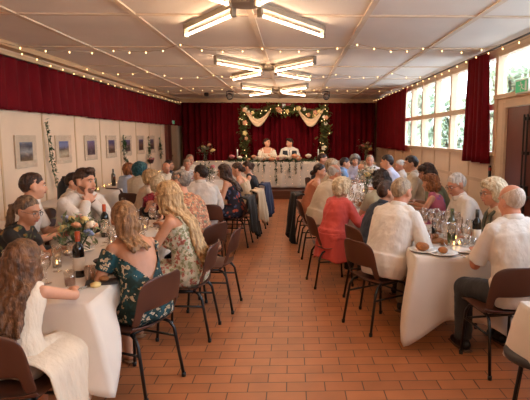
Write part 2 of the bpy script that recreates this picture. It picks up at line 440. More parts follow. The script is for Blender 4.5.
    def cap(g, p0=(0, .094, .07), p1=(0, -.08, -.075), c=(0, -.014, .027), r=(.077, .098, .092), top=None):
        q = BM(); ell(q, c, tuple(a+g for a in r), u=24, v=18)
        p0, p1 = V(p0), V(p1); d = (p1-p0).normalized(); n = V((0, -d.z, d.y)); n = n if n.z > 0 else -n
        bmesh.ops.bisect_plane(q, geom=q.verts[:]+q.edges[:]+q.faces[:], plane_co=p0, plane_no=n, clear_inner=True)
        bmesh.ops.holes_fill(q, edges=q.edges[:], sides=0)
        if top:
            bmesh.ops.bisect_plane(q, geom=q.verts[:]+q.edges[:]+q.faces[:], plane_co=(0, 0, top), plane_no=(0, .5, 1), clear_outer=True)
            bmesh.ops.holes_fill(q, edges=q.edges[:], sides=0)
        mm = bpy.data.meshes.new('q'); q.to_mesh(mm); q.free(); b.from_mesh(mm); bpy.data.meshes.remove(mm)
    hv = .0065 if vox < .0125 else .009 if vox < .0145 else .012; noise = .016; ns = .028
    strands = []
    if style == 'short':
        hp_ = ((0, .093, .073), (0, -.08, -.07))
        cap(0, *hp_); cap(0, *hp_, c=(0, -.012, .066), r=(.067, .088, .057)); cap(0, *hp_, c=(0, -.05, .02), r=(.071, .066, .083))
    elif style == 'quiff':
        hp_ = ((0, .093, .073), (0, -.08, -.07))
        cap(0, *hp_); cap(0, *hp_, c=(0, -.012, .067), r=(.068, .089, .059)); cap(0, *hp_, c=(0, -.05, .02), r=(.072, .066, .083)); ell(b, (.015, .058, .104), (.046, .038, .03)); ell(b, (-.025, .042, .104), (.042, .042, .028))
    elif style == 'bald':
        cap(.002, (0, .045, .06), (0, -.08, -.07), top=hk.get('top', .05)); noise = .005
    elif style == 'thin':
        cap(.001, (0, .07, .095), (0, -.08, -.07)); cap(0, (0, .07, .095), (0, -.08, -.07), c=(0, -.05, .02), r=(.072, .064, .083)); noise = .008
    elif style == 'puffy':
        cap(.034, (0, .1, .075), (0, -.08, -.09), r=(.08, .098, .092))
        for s in (1, -1): ell(b, (s*.075, -.02, -.02), (.035, .06, .065))
        ell(b, (0, -.075, -.035), (.08, .05, .07)); ell(b, (0, .055, .098), (.07, .05, .035)); noise = .03
    elif style in ('bob', 'long', 'ponytail', 'halfup', 'bun'):
        cap(.004 if style in ('ponytail', 'bun') else .01, (0, .088, .094) if style in ('ponytail', 'bun') else (0, .09, .088 if style != 'bob' else .078), (0, -.09, -.085))
        if style in ('bob',):
            for s in (1, -1): ell(b, (s*.082, -.015, -.035), (.03, .06, .08)); ell(b, (s*.06, .05, .07), (.035, .05, .04))
            ell(b, (0, -.08, -.05), (.09, .055, .085)); noise = .03
        if style == 'bun':
            ell(b, (0, -.11, hk.get('bz', .0)), (.05, .045, .045)); ell(b, (0, -.09, -.03), (.06, .03, .04)); noise = .02
        if style == 'ponytail':
            L = hk.get('len', .3)
            for i in range(9):
                a = rnd.uniform(-.025, .025); c_ = rnd.uniform(-.02, .02)
                strands.append([HM @ V((0, -.1, .02)), HM @ V((a*.8, -.135+c_, -.0)), HM @ V((a*1.3, -.13+c_, -.1)), HM @ V((a*1.5, -.12+c_, -.22*L/.3)), HM @ V((a*.7, -.11+c_, -L))])
        if style in ('long', 'halfup'):
            L = hk.get('len', .42); nst = hk.get('n', 30); sp = hk.get('spread', 1)
            for i in range(nst):
                a = (i/(nst-1)*2-1)*R(hk.get('arc', 112)); lf = L*rnd.uniform(.82, 1.0)
                p0 = HM @ V((math.sin(a)*.084, -.014-math.cos(a)*.104, .02)); pts = [p0]; ph = rnd.uniform(0, 6)
                for j in range(1, 8):
                    f = j/7; z = p0.z-lf*f; t = (z-H.z)/k
                    q = spine(max(0, min(.5, t))); yb = q.y-(.128*k if t < .46 else .09*k)-.024
                    xx_ = p0.x*(1+.12*f*sp)+.012*math.sin(ph+f*9); yy_ = min(p0.y-.01*f, p0.y*(1-f)+yb*f if t < .5 else p0.y-.02*f)
                    if t < .5: yy_ = min(yy_, yb+.022*abs(a))
                    pts.append(V((xx_+q.x*f*.5, yy_+.008*math.sin(ph*2+f*8), z)))
                strands.append(pts)
        for st in strands:
            r0 = .017*hs
            tube(b, [HM.inverted() @ p for p in st], [r0*(1-.45*j/(len(st)-1)) for j in range(len(st))], 8)
        if style == 'halfup':
            ell(b, (0, -.112, .02), (.03, .022, .022))
            for i in (-1, 0, 1): tube(b, [(i*.012, -.118, .02), (i*.02, -.13, -.05), (i*.022, -.125, -.14)], [.017, .016, .008], 8)
    b.transform(HM); noise = hk.get('noise', noise)
    ho = link('hair', remesh(b, 'hair', hv, 2 if vox < .0125 else 1, noise=noise, nscale=ns), hm, body)
    if style in ('halfup', 'ponytail'):
        q = BM(); tube(q, [(.02*math.cos(a), -.118, .012+.02*math.sin(a)) for a in [2*PI*j/12 for j in range(13)]], .006, 6); q.transform(HM)
        link('hair_tie', to_mesh(q, 'hair_tie', True), HAIR['dark'], ho)
    return dict(o=body, HM=HM, spine=spine, dirs=dirs, J=J, kn=kn, nb=nb, k=k, H=H)

def add_tie(p, m, bow=False):
    b = BM(); k = p['k']
    if bow:
        c = p['nb']+p['dirs'](.49)[1]*.075
        for s in (1, -1): ell(b, c+V((s*.028, 0, 0)), (.028, .012, .018))
        ell(b, c, .011)
        link('bow_tie', to_mesh(b, 'bow_tie', True), m, p['o']); return
    pts = []
    for t in (.485, .46, .4, .3, .2, .12):
        xx, yy, d = p['dirs'](t); pts.append(p['spine'](t)+yy*({.485: .082, .46: .1, .4: .132, .3: .145, .2: .145, .12: .145}[t]*k))
    tube(b, pts, [(.02, .014), (.014, .008), (.02, .007), (.028, .007), (.034, .007), (.02, .006)], 8)
    link('tie', to_mesh(b, 'tie', True), m, p['o'])
# ------------------------------------------------------------------ camera
cd = bpy.data.cameras.new('camera'); cam = bpy.data.objects.new('camera', cd); COL.objects.link(cam); SC.camera = cam
cam.location = (0, 0, 1.7); cam.rotation_euler = (R(90-7.15), 0, R(-1.67)); cd.lens = 510/530*36; cd.sensor_width = 36; cd.sensor_fit = 'HORIZONTAL'
cd.shift_x = (265-308)/530; cd.clip_start = .02
XL, XR, YB, YF, ZC = -3.66, 2.73, 17.0, -3.6, 2.87
STY, STZ = 13.75, .23
# ------------------------------------------------------------------ setting materials
M_wall = mat('cream painted wall board', (236, 206, 174), .6, .03, 2, bump=.08, bscale=30)
M_trim = mat('cream painted timber trim', (216, 180, 138), .5, .04, 3)
M_rtrim = mat('varnished pale timber', (222, 188, 152), .45, .04, 6, stretch=(3, .6, 3))
M_ceil = mat('ceiling board', (248, 238, 226), .75, .03, 1.2, bump=.04, bscale=8)
M_cbat = mat('ceiling batten', (234, 214, 190), .6, .05, 4)
M_brown = mat('dark brown door paint', (112, 60, 48), .35, .08, 3)
M_curt = mat('dark red velvet curtain', (108, 10, 20), .85, .12, 3, bump=.2, bscale=20, spec=.15)
M_curt2 = mat('dark red stage curtain', (100, 8, 18), .9, .14, 3, bump=.2, bscale=20, spec=.1)
M_stage = mat('dark varnished stage front', (96, 52, 30), .4, .12, 4, stretch=(.6, 2, 6))
M_black = mat('black metal', (18, 18, 19), .4, .1, spec=.5)
M_chrome = mat('polished metal', (190, 188, 182), .2, .03, metal=1)

def floor_mat():
    m, nt, b = new_mat('terracotta brick paver floor')
    tc = N(nt, 'ShaderNodeTexCoord'); mp = N(nt, 'ShaderNodeMapping'); mp.inputs['Location'].default_value = (.05, .04, 0)
    nt.links.new(tc.outputs['Object'], mp.inputs['Vector'])
    br = nt.nodes.new('ShaderNodeTexBrick'); br.offset = .5
    br.inputs['Scale'].default_value = 1; br.inputs['Brick Width'].default_value = .262; br.inputs['Row Height'].default_value = .131
    br.inputs['Mortar Size'].default_value = .0045; br.inputs['Mortar Smooth'].default_value = .3; br.inputs['Bias'].default_value = 0
    br.inputs['Color1'].default_value = lin((178, 112, 70)); br.inputs['Color2'].default_value = lin((160, 98, 61)); br.inputs['Mortar'].default_value = lin((84, 54, 38))
    nt.links.new(mp.outputs['Vector'], br.inputs['Vector'])
    no = N(nt, 'ShaderNodeTexNoise', Scale=3.5, Detail=5); nt.links.new(tc.outputs['Object'], no.inputs['Vector'])
    mx = N(nt, 'ShaderNodeMix', data_type='RGBA', blend_type='OVERLAY'); mx.inputs[0].default_value = .35
    nt.links.new(br.outputs['Color'], mx.inputs[6]); nt.links.new(no.outputs['Fac'], mx.inputs[7]); nt.links.new(mx.outputs[2], b.inputs['Base Color'])
    b.inputs['Roughness'].default_value = .42; b.inputs['Specular IOR Level'].default_value = .35
    bp = N(nt, 'ShaderNodeBump', Strength=.35, Distance=.004, invert=True); nt.links.new(br.outputs['Fac'], bp.inputs['Height']); nt.links.new(bp.outputs['Normal'], b.inputs['Normal'])
    return m
def S(o): o['kind'] = 'structure'; return o
b = BM(); box(b, XL-.2, XR+.2, YF-.2, YB+.2, -.1, 0); S(obj('floor', b, floor_mat()))
b = BM(); box(b, XL-.2, XR+.2, YF-.2, YB+.2, ZC, ZC+.1); ce = S(obj('ceiling', b, M_ceil))
b = BM()
for x in (-2.66, -1.53, -.4, .72, 1.82): box(b, x-.028, x+.028, YF, YB, ZC-.016, ZC)
for i in range(-3, 7): y = 5.15+1.83*i; box(b, XL, XR, y-.028, y+.028, ZC-.0155, ZC)
S(obj('ceiling_batten_trim', b, M_cbat, ce))
b = BM(); box(b, XL-.15, XL, YF, YB, 0, ZC); wl_ = S(obj('wall_left', b, M_wall))
b = BM()
for i in range(-7, 8):
    y = 6.52+1.115*i
    if y > 14.6: continue
    box(b, XL, XL+.008, y-.02, y+.02, .1, 2.4)
S(obj('wall_batten_trim', b, M_trim, wl_))
b = BM(); box(b, XL, XL+.02, YF, 14.75, 0, .1); S(obj('baseboard_left', b, M_trim))
b = BM(); box(b, XL, XL+.1, YF, YB, 2.7, 2.75); box(b, XL, XL+.14, YF, YB, ZC-.07, ZC); S(obj('trim_1', b, M_trim))
b = BM(); box(b, XL-.2, XR+.2, YB, YB+.15, 0, ZC); S(obj('wall_back', b, M_wall))
b = BM(); box(b, XL-.2, XR+.2, YF-.15, YF, 0, ZC); S(obj('wall_front', b, M_wall))
# bulkhead above the stage curtain
b = BM(); box(b, XL, XR, 16.4, 16.75, ZC-.12, ZC); S(obj('trim_2', b, M_trim))
# stage
b = BM(); box(b, XL, XR, STY, YB, 0, STZ-.03); box(b, XL, XR, STY-.03, YB, STZ-.03, STZ); S(obj('floor_stage', b, M_stage))
# doors on the stage side, left wall
d = S(obj('door_1', bevbox(XL, XL+.045, 15.25, 16.1, STZ, 2.02, .006), M_trim)); b = BM(); lathe(b, [(0, 0), (.03, .0), (.03, .03), (0, .035)], 10)
obj('door_handle', b, M_chrome, d, (XL+.05, 15.33, 1.12), (0, R(90), 0))
b = BM(); box(b, XL, XL+.09, 14.78, 15.22, STZ, 2.04); box(b, XL, XL+.07, 15.22, 16.15, 2.02, 2.08); S(obj('door_frame_trim', b, M_brown, d))
# ------------------------------------------------------------------ right wall with windows and the double door
POST = [-2.9, -1.9, -.95, 0, .98, 1.95, 2.93, 3.9, 4.9, 5.86, 6.86, 7.87, 8.84, 9.81, 10.79, 11.75, 12.72, 13.7, 14.67, 15.65]
DY0, DY1 = 5.32, 6.5
b = BM()
box(b, XR, XR+.12, YF, DY0-.06, 0, 1.45); box(b, XR, XR+.12, DY1+.06, YB, 0, 1.45); box(b, XR, XR+.12, YF, -2.9, 1.45, ZC); box(b, XR, XR+.12, 15.65, YB, 1.45, ZC)
box(b, XR, XR+.12, YF, YB, 2.79, ZC); box(b, XR, XR+.12, 4.9, DY0-.06, 1.45, 2.2); box(b, XR, XR+.12, DY1+.06, 6.86, 1.45, 2.2); box(b, XR, XR+.12, DY0-.06, DY1+.06, 2.12, 2.2)
wr_ = S(obj('wall_right', b, M_wall))
b = BM()
for y in POST:
    if y < 5 or y > 6.6: box(b, XR-.012, XR, y-.03, y+.03, .1, 1.45)
for z in (1.06,):
    box(b, XR-.014, XR, YF, DY0-.12, z-.025, z+.025); box(b, XR-.014, XR, DY1+.12, YB, z-.025, z+.025)
S(obj('wall_panel_trim', b, M_rtrim, wr_))
b = BM(); box(b, XR-.02, XR, YF, DY0-.12, 0, .1); box(b, XR-.02, XR, DY1+.12, STY, 0, .1); S(obj('baseboard_right', b, M_rtrim))
M_glass = glass_mat('window glass', (252, 253, 255), .02, .01, .98)
for i, (y0, y1) in enumerate(zip(POST, POST[1:])):
    if 4.8 < y0 < 5: y0b, y1b, zs = y0, y1, [(2.2, 2.79)]
    elif 5.8 < y0 < 5.9: y0b, y1b, zs = y0, y1, [(2.2, 2.79)]
    else: y0b, y1b, zs = y0, y1, [(1.45, 2.09), (2.09, 2.79)]
    b = BM(); w = .045
    box(b, XR-.02, XR+.1, y0b-w, y0b+w, zs[0][0], 2.79)
    if i == len(POST)-2: box(b, XR-.02, XR+.1, y1b-w, y1b+w, zs[0][0], 2.79)
    box(b, XR-.05, XR+.12, y0b, y1b, zs[0][0]-.02, zs[0][0]+.035)
    box(b, XR-.005, XR+.1, y0b+w, y1b-w, 2.74, 2.79)
    if len(zs) == 2: box(b, XR-.015, XR+.1, y0b+w, y1b-w, 2.05, 2.13)
    wo = S(obj('window_%d' % (i+1), b, M_rtrim))
    for z0, z1 in zs:
        q = BM(); box(q, XR+.045, XR+.05, y0b+w, y1b-w, z0+.03, z1-.03); obj('pane', q, M_glass, wo)
# door: two brown leaves with a black bolt bar at the meeting edge
b = BM(); box(b, XR-.03, XR+.12, DY0-.09, DY0, 0, 2.12); box(b, XR-.03, XR+.12, DY1, DY1+.09, 0, 2.12); box(b, XR-.03, XR+.12, DY0, DY1, 2.06, 2.15)
do = S(obj('door_2', b, M_rtrim))
for y0, y1 in ((DY0+.005, 5.9), (5.91, DY1-.005)):
    l = obj('door_leaf', bevbox(XR, XR+.045, y0, y1, .01, 2.055, .005), M_brown, do)
    q = BM(); ym = 5.86 if y0 < 5.5 else 5.95
    tube(q, [(XR-.03, ym, .25), (XR-.03, ym, 1.95)], .011, 8); box(q, XR-.045, XR, ym-.03, ym+.03, .95, 1.12)
    for z in (.3, 1.0, 1.5, 1.9): box(q, XR-.035, XR, ym-.02, ym+.02, z-.02, z+.02)
    s_ = 1 if y0 > 5.5 else -1
    tube(q, [(XR-.06, ym, 1.02), (XR-.075, ym+s_*.1, 1.01), (XR-.075, ym+s_*.45, 1.01)], .013, 8)
    obj('bolt_bar', q, M_black, l)
# ------------------------------------------------------------------ outdoors
b = BM(); box(b, XR+.15, 70, -30, 90, -.6, -.15)
S(obj('ground_outside', b, mat('pale light-bounce ground', (206, 204, 196), .9, .06, 2)))  # ground made neutral and pale so it bounces daylight up to the ceiling
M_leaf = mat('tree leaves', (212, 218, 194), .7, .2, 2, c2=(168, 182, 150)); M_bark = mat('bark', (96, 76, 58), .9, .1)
def tree(x, y, h, r, label):
    t = empty('tree', (x, y, -.2)); tag(t, label, 'tree', 'trees beyond the windows')
    q = BM(); tube(q, [(0, 0, 0), (.1, 0, h*.35), (0, .1, h*.7)], [.2, .15, .06], 8); obj('trunk', q, M_bark, t)
    q = BM(); pts = []
    for _ in range(60):
        v = V((rnd.gauss(0, 1), rnd.gauss(0, 1), rnd.gauss(0, 1))).normalized()*rnd.uniform(.4, 1)
        pts.append((v.x*r, v.y*r, h*.56+v.z*h*.42))
    leaves(q, pts, 2600, .36, (.35, .35, .35)); tag(obj('foliage', q, M_leaf, t), kind='stuff')
TW = ['behind the panes beside the loose red curtain', 'behind the second pane from the long far curtain', 'behind the pane by the long far curtain',
      'beyond the window over the brown door', 'behind the roof of the brick house', 'tall, behind the middle panes', 'low, seen just past the far curtain edge']
for i, (x, y, h, r) in enumerate([(9.5, 22, 5.0, 2.0), (13.5, 29, 6.0, 2.3), (9.0, 29.0, 4.2, 1.7), (9.5, 16.5, 5.2, 2.1), (24, 56, 10, 4), (19.5, 45, 8, 3), (12, 50, 7, 3)]):
    tree(x, y, h, r, 'green leafy tree outside, '+TW[i])
ho = empty('house', (14.3, 37.5, 0), R(-20)); tag(ho, 'brick house with grey hipped roof outside beyond the window panes', 'house')
obj('wall_block', bevbox(-3, 3, -3, 3, -.3, 2.0, .01), mat('orange brick wall', (206, 150, 124), .8, .1, 5), ho)
q = BM(); vs = [q.verts.new(p) for p in ((-3.5, -3.5, 2.0), (3.5, -3.5, 2.0), (3.5, 3.5, 2.0), (-3.5, 3.5, 2.0), (0, 0, 3.6))]
for f in ((0, 1, 4), (1, 2, 4), (2, 3, 4), (3, 0, 4), (3, 2, 1, 0)): q.faces.new([vs[k] for k in f])
obj('roof', q, mat('grey roof tiles', (120, 124, 132), .7, .08, 6), ho)
q = BM()
for x in (-1.6, 1.2): box(q, x-.6, x+.6, -3.04, -3.0, .7, 1.7)
obj('house_window', q, mat('dark window', (70, 80, 90), .2), ho)
# ------------------------------------------------------------------ curtains
def curtain(name, label, p0, p1, z0, z1, mt, folds, amp, group=None, gather=.6, swing=0, out=(1, 0)):
    b = BM(); L = math.hypot(p1[0]-p0[0], p1[1]-p0[1]); n = int(folds*8); rows = 14; ph = rnd.uniform(0, 6); g = []
    for j in range(rows+1):
        f = j/rows; row = []
        for i in range(n+1):
            t = i/n; a = 2*PI*folds*t+ph+.6*math.sin(5*t*PI+ph)
            am = amp*(gather+(1-gather)*f)*(1+.35*math.sin(11*t*PI+1.3*ph)); of = amp*1.6+am*math.sin(a)+.2*am*math.sin(2*a+f*3)
            tt = t+ (swing*f*(.5-t)); x = p0[0]+(p1[0]-p0[0])*tt+out[0]*of; y = p0[1]+(p1[1]-p0[1])*tt+out[1]*of
            row.append(b.verts.new((x, y, z1+(z0-z1)*f+.006*math.sin(a*.5)*f)))
        g.append(row)
    for r0, r1 in zip(g, g[1:]):
        for i in range(n): b.faces.new((r0[i], r0[i+1], r1[i+1], r1[i]))
    o = obj(name, b, mt, smooth=True); m = o.modifiers.new('s', 'SOLIDIFY'); m.thickness = .008
    return tag(o, label, 'curtain', group)
curtain('curtain', 'short dark red curtain high on the cream wall above the near framed pictures', (XL+.02, -1), (XL+.02, 9.08), 2.03, 2.68, M_curt, 36, .05)
curtain('curtain', 'short dark red curtain high on the cream wall, section running on to the stage', (XL+.02, 9.14), (XL+.02, 16.5), 2.02, 2.67, M_curt, 28, .045)
b = BM(); tube(b, [(XL+.07, -1, 2.69), (XL+.07, 16.5, 2.68)], .012, 8); tag(obj('curtain_rail', b, M_black), 'thin rail carrying the short red curtains on the picture wall', 'rail')
for i in range(6):
    x0 = -3.55+i*1.03; curtain('stage_curtain', ['dark red stage curtain at the corner by the cream stage door', 'dark red stage curtain drop behind the floral vase by the stage door', 'dark red stage curtain behind the bride',
        'dark red stage curtain behind the groom', 'dark red stage curtain beside the groom side of the floral arch', 'dark red stage curtain drop behind the vase by the window wall'][i], (x0, 16.68), (x0+1.04, 16.68), STZ+.02, 2.8, M_curt2, 5.5, .085, 'stage curtain drops', out=(0, -1))
curtain('curtain', 'dark red curtain drawn across the far windows next to the stage', (XR-.03, 16.0), (XR-.03, 11.9), 1.36, 2.8, M_curt, 13, .05, out=(-1, 0))
curtain('curtain', 'dark red curtain gathered between the panes and the brown door', (XR-.03, 7.72), (XR-.03, 6.98), 1.33, 2.82, M_curt, 5, .05, gather=.5, out=(-1, 0), swing=-.25)
b = BM(); tube(b, [(XR-.11, 2, 2.83), (XR-.11, 16.2, 2.82)], .012, 8); tag(obj('curtain_rail', b, M_black), 'thin rail above the windows holding two red curtains', 'rail')
# ------------------------------------------------------------------ light fittings
M_tube = emis('fluorescent tube', (255, 216, 178), 56); M_house = mat('light housing enamel', (150, 138, 120), .4, .04); M_dkh = mat('grey metal fitting', (120, 112, 104), .5)
def star(y, label):
    s = empty('ceiling_light', (-.4, y, ZC-.015)); tag(s, label, 'ceiling light', 'crossed tube lights')
    q = BM(); lathe(q, [(0, 0), (.17, 0), (.17, -.05), (.12, -.075), (0, -.08)], 20); obj('hub', q, M_house, s)
    for a in (57, 123, 237, 303):
        u = V((math.cos(R(a)), math.sin(R(a)), 0)); rot = M.Rotation(R(a), 3, 'Z').to_4x4(); rot.translation = (0, 0, 0)
        q = bevbox(.2, 1.33, -.028, .028, -.055, -.0, .008)
        for e in (.2, 1.3): box(q, e-.0, e+.03, -.022, .022, -.125, -.045)
        q.transform(rot); arm = obj('batten_arm', q, M_house, s)
        q = BM(); tube(q, [u*.23+V((0, 0, -.108)), u*1.3+V((0, 0, -.108))], .012, 10); obj('tube_lamp', q, M_tube, arm)
star(4.45, 'crossed fluorescent tube light on the ceiling, nearest the diners'.replace('nearest', 'hung over')); star(8.7, 'crossed fluorescent tube light in the middle of the ceiling row')
star(12.5, 'crossed fluorescent tube light closest to the stage curtain'); star(.4, 'unseen crossed fluorescent tube light added above the camera end of the hall')  # the last one is out of view, added for brightness, continuing the row
for x, y, lb in ((-1.62, 13.4, 'black round stage lamp under the ceiling on the bride side'), (.86, 13.4, 'black round stage lamp under the ceiling on the groom side')):
    s = empty('stage_lamp', (x, y, ZC-.015)); tag(s, lb, 'stage lamp', 'black stage lamps')
    q = BM(); lathe(q, [(0, 0), (.05, 0), (.05, -.02), (0, -.02)], 14); tube(q, [(-.085, 0, -.02), (-.085, 0, -.14)], .008, 6); tube(q, [(.085, 0, -.02), (.085, 0, -.14)], .008, 6); tube(q, [(-.09, 0, -.02), (.09, 0, -.02)], .008, 6); obj('bracket', q, M_black, s)
    q = BM(); lathe(q, [(0, -.1), (.05, -.095), (.085, -.03), (.08, .08), (.07, .085), (.066, .04), (0, .03)], 18); q.transform(M.Translation((0, 0, -.14)) @ M.Rotation(R(105), 4, 'X')); obj('lamp_can', q, M_black, s, smooth=True)
    q = BM(); lathe(q, [(0, .05), (.066, .05), (.066, .055), (0, .06)], 18); q.transform(M.Translation((0, 0, -.14)) @ M.Rotation(R(105), 4, 'X')); obj('lens', q, M_chrome, s)
q = BM(); lathe(q, [(0, 0), (.06, 0), (.07, -.05), (.05, -.09), (0, -.1)], 16); tag(obj('smoke_alarm', q, M_black, None, (-2.35, 14.2, ZC)), 'small dark dome on the ceiling near the stage door', 'alarm')
# fairy lights
M_bulb = emis('warm fairy light bulb', (255, 206, 140), 3.5, False); M_cab = mat('clear cable', (190, 165, 130), .5)
q = BM(); ell(q, (0, 0, -.01), (.009, .009, .013), u=8, v=6); BULB = to_mesh(q, 'bulb'); BULB.materials.append(M_bulb)
def fairy(label, pts, step, sag=.05, z=None, group='strings of fairy lights', scale=1.0, nm='fairy_lights', cab=.0035):
    P_ = []; pts = [V(p) for p in pts]
    for a, c in zip(pts, pts[1:]):
        n = max(2, int((c-a).length/step+.5))
        for i in range(n):
            t = i/n; P_.append(a.lerp(c, t)-V((0, 0, sag*4*t*(1-t)))+V((0, 0, rnd.uniform(-.012, .012))))
    P_.append(pts[-1]); q = BM(); tube(q, P_, cab, 5); o = obj(nm, q, M_cab); tag(o, label, 'fairy lights', group)
    for p in P_[:100]:
        l = bpy.data.objects.new('bulb', BULB); COL.objects.link(l); l.parent = o; l.location = p-V((0, 0, .004)); l.scale = (scale,)*3
zt = ZC-.03
fairy('fairy light string swagged across the ceiling above the nearer diners', [(-3.5, 6.25, 2.8), (-2.4, 7.1, zt), (-1.4, 6.6, zt), (-.4, 6.9, zt), (.8, 6.5, zt), (1.7, 6.8, zt), (2.62, 6.5, zt)], .26, .06)
fairy('fairy light string swagged across the middle of the ceiling', [(-3.5, 9.0, zt), (-2.6, 9.4, zt), (-1.5, 9.9, zt), (-.4, 8.9, zt), (.8, 9.7, zt), (1.8, 9.4, zt), (2.62, 9.6, zt)], .27, .07)
fairy('fairy light string swagged across the ceiling near the stage', [(-3.5, 12.2, zt), (-2.4, 12.6, zt), (-1.4, 12.0, zt), (-.4, 12.7, zt), (.8, 12.2, zt), (1.8, 12.5, zt), (2.62, 12.2, zt)], .29, .07)
fairy('fairy light string pinned along the wall above the short red curtains', [(-3.56, 7.0, 2.79), (-3.52, 9.3, 2.72), (-3.52, 11.5, 2.74), (-3.5, 14, 2.74), (-3.5, 16.3, 2.76)], .4, .03)
fairy('fairy light string pinned along the top of the windows', [(2.58, 5.0, 2.8), (2.58, 7.3, 2.82), (2.58, 9.8, 2.8), (2.56, 12, 2.82), (2.54, 14, 2.82), (2.54, 16.2, 2.82)], .42, .03)
# exit signs
M_green = emis('lit green sign face', (40, 170, 110), .35); M_white = mat('white sign plastic', (226, 224, 214), .4, .02)
def exit_sign(x, y, z, side, w, h, label):
    s = empty('exit_sign', (x, y, z)); tag(s, label, 'exit sign'); obj('sign_box', bevbox(-.03, .03, -w/2, w/2, -h/2, h/2, .006), M_white, s)
    for fx in (1, -1):
        q = BM(); X = fx*.031; box(q, X-.001, X+.001, -w*.46, w*.46, -h*.4, h*.4); g = obj('green_face', q, M_green, s)
        q = BM(); X = fx*.0335
        ell(q, (X, .02*w/.3, h*.26), (.001, h*.09, h*.09)); 
        tube(q, [(X, .01, h*.16), (X, -.01, -h*.08)], (h*.07), 6); tube(q, [(X, -.01, -h*.06), (X, .03, -h*.2), (X, .015, -h*.34)], h*.045, 6); tube(q, [(X, -.01, -h*.06), (X, -.04, -h*.2), (X, -.075, -h*.22)], h*.045, 6)
        tube(q, [(X, .01, h*.14), (X, .05, h*.05), (X, .075, h*.1)], h*.035, 6); tube(q, [(X, .01, h*.14), (X, -.035, h*.1), (X, -.05, -h*.04)], h*.035, 6)
        q.transform(M.Translation((X, 0, 0)) @ M.Diagonal((.04, 1, 1, 1)) @ M.Translation((-X, 0, 0)))
        box(q, X-.001, X+.001, -w*.4, -w*.26, -h*.34, h*.34); obj('running_figure', q, M_white, g)
exit_sign(XR-.06, 5.93, 2.27, -1, .34, .16, 'green running figure exit sign above the brown double door')
exit_sign(XL+.12, 15.3, 2.1, 1, .2, .1, 'small green exit sign over the cream stage door')
s = empty('wall_sign', (-.27, 16.3, 2.645)); tag(s, 'dark red box sign with a white centre, on top of the arch curtain', 'sign')
obj('sign_box', bevbox(-.2, .2, -.04, .04, -.08, .07, .008), mat('red sign plastic', (150, 24, 30), .4), s)
q = BM(); box(q, -.06, .04, -.046, -.041, -.06, .055); obj('white_panel', q, M_white, s)
# key box beside the curtain
q = bevbox(-.015, .015, -.02, .02, -.1, .1, .005); o = obj('curtain_pull', q, M_black, None, (XR-.03, 6.93, 1.2)); tag(o, 'small dark pull with red tip hanging under the gathered curtain', 'curtain pull')
q = BM(); box(q, -.017, .017, -.022, .022, .03, .07); obj('red_tip', q, mat('red plastic', (170, 40, 30), .4), o)
# ------------------------------------------------------------------ pictures
M_mat = mat('grey cream picture mount', (222, 196, 166), .6, .03); M_gl = glass_mat('picture glass', (255, 255, 255), .01, .05, 1, .12)
def picture(y, label, cols, w=.54, h=.44, z=1.49):
    s = empty('framed_picture', (XL, y, z)); tag(s, label, 'picture', 'framed photographs on the wall')
    obj('mount', bevbox(.008, .022, -w/2, w/2, -h/2, h/2, .003), M_mat, s)
    m, nt, bb = new_mat('landscape print %.2f' % y); tc = N(nt, 'ShaderNodeTexCoord'); sp = N(nt, 'ShaderNodeSeparateXYZ'); nt.links.new(tc.outputs['Object'], sp.inputs[0])
    no = N(nt, 'ShaderNodeTexNoise', Scale=14, Detail=5); nt.links.new(tc.outputs['Object'], no.inputs['Vector'])
    ma = N(nt, 'ShaderNodeMath', operation='MULTIPLY_ADD'); ma.inputs[1].default_value = .09; nt.links.new(no.outputs['Fac'], ma.inputs[0]); nt.links.new(sp.outputs['Z'], ma.inputs[2])
    mr = N(nt, 'ShaderNodeMapRange'); mr.inputs[1].default_value = -.1; mr.inputs[2].default_value = .19; nt.links.new(ma.outputs[0], mr.inputs[0])
    rp = N(nt, 'ShaderNodeValToRGB'); e = rp.color_ramp.elements; e[0].color = lin(cols[0]); e[0].position = 0; e[1].color = lin(cols[-1]); e[1].position = 1
    for i, c in enumerate(cols[1:-1]): k = e.new((i+1)/(len(cols)-1)); k.color = lin(c)
    nt.links.new(mr.outputs[0], rp.inputs['Fac']); nt.links.new(rp.outputs['Color'], bb.inputs['Base Color']); bb.inputs['Roughness'].default_value = .4
    q = BM(); box(q, .022, .025, -w*.31, w*.31, -h*.29, h*.29); obj('print', q, m, s)
    q = BM(); box(q, .03, .032, -w/2, w/2, -h/2, h/2); obj('glass_sheet', q, M_gl, s)
PC = [((150, 118, 78), (70, 62, 62), (170, 165, 160), (80, 76, 84), (130, 134, 150)), ((140, 104, 70), (186, 170, 140), (80, 72, 62), (130, 140, 176), (84, 112, 164)),
      ((100, 84, 90), (70, 50, 54), (110, 84, 96), (130, 108, 130), (128, 116, 160)), ((120, 80, 50), (84, 60, 52), (150, 120, 110), (90, 80, 110), (110, 100, 140)),
      ((90, 60, 44), (80, 60, 60), (120, 92, 80), (96, 84, 110), (100, 96, 140)), ((110, 70, 50), (70, 50, 44), (130, 90, 70), (90, 76, 90), (110, 100, 130)), ((96, 64, 46), (70, 50, 50), (120, 84, 66), (90, 76, 90), (104, 92, 120))]
for i, y in enumerate((7.1, 8.25, 9.35, 10.4, 11.4, 12.4, 13.35)):
    picture(y, ['mounted harbour photograph nearest the man looking away in a white shirt'.replace('nearest', 'above'), 'mounted photograph of a blue sky over pale land, next past the long garland', 'mounted photograph with a mauve sky, third picture on the wall',
        'mounted photograph just before the garland with a green bunch', 'mounted photograph just after the garland with a green bunch', 'mounted dusk photograph before the hanging flower pot', 'mounted photograph between the flower pot and last garland'][i], PC[i])
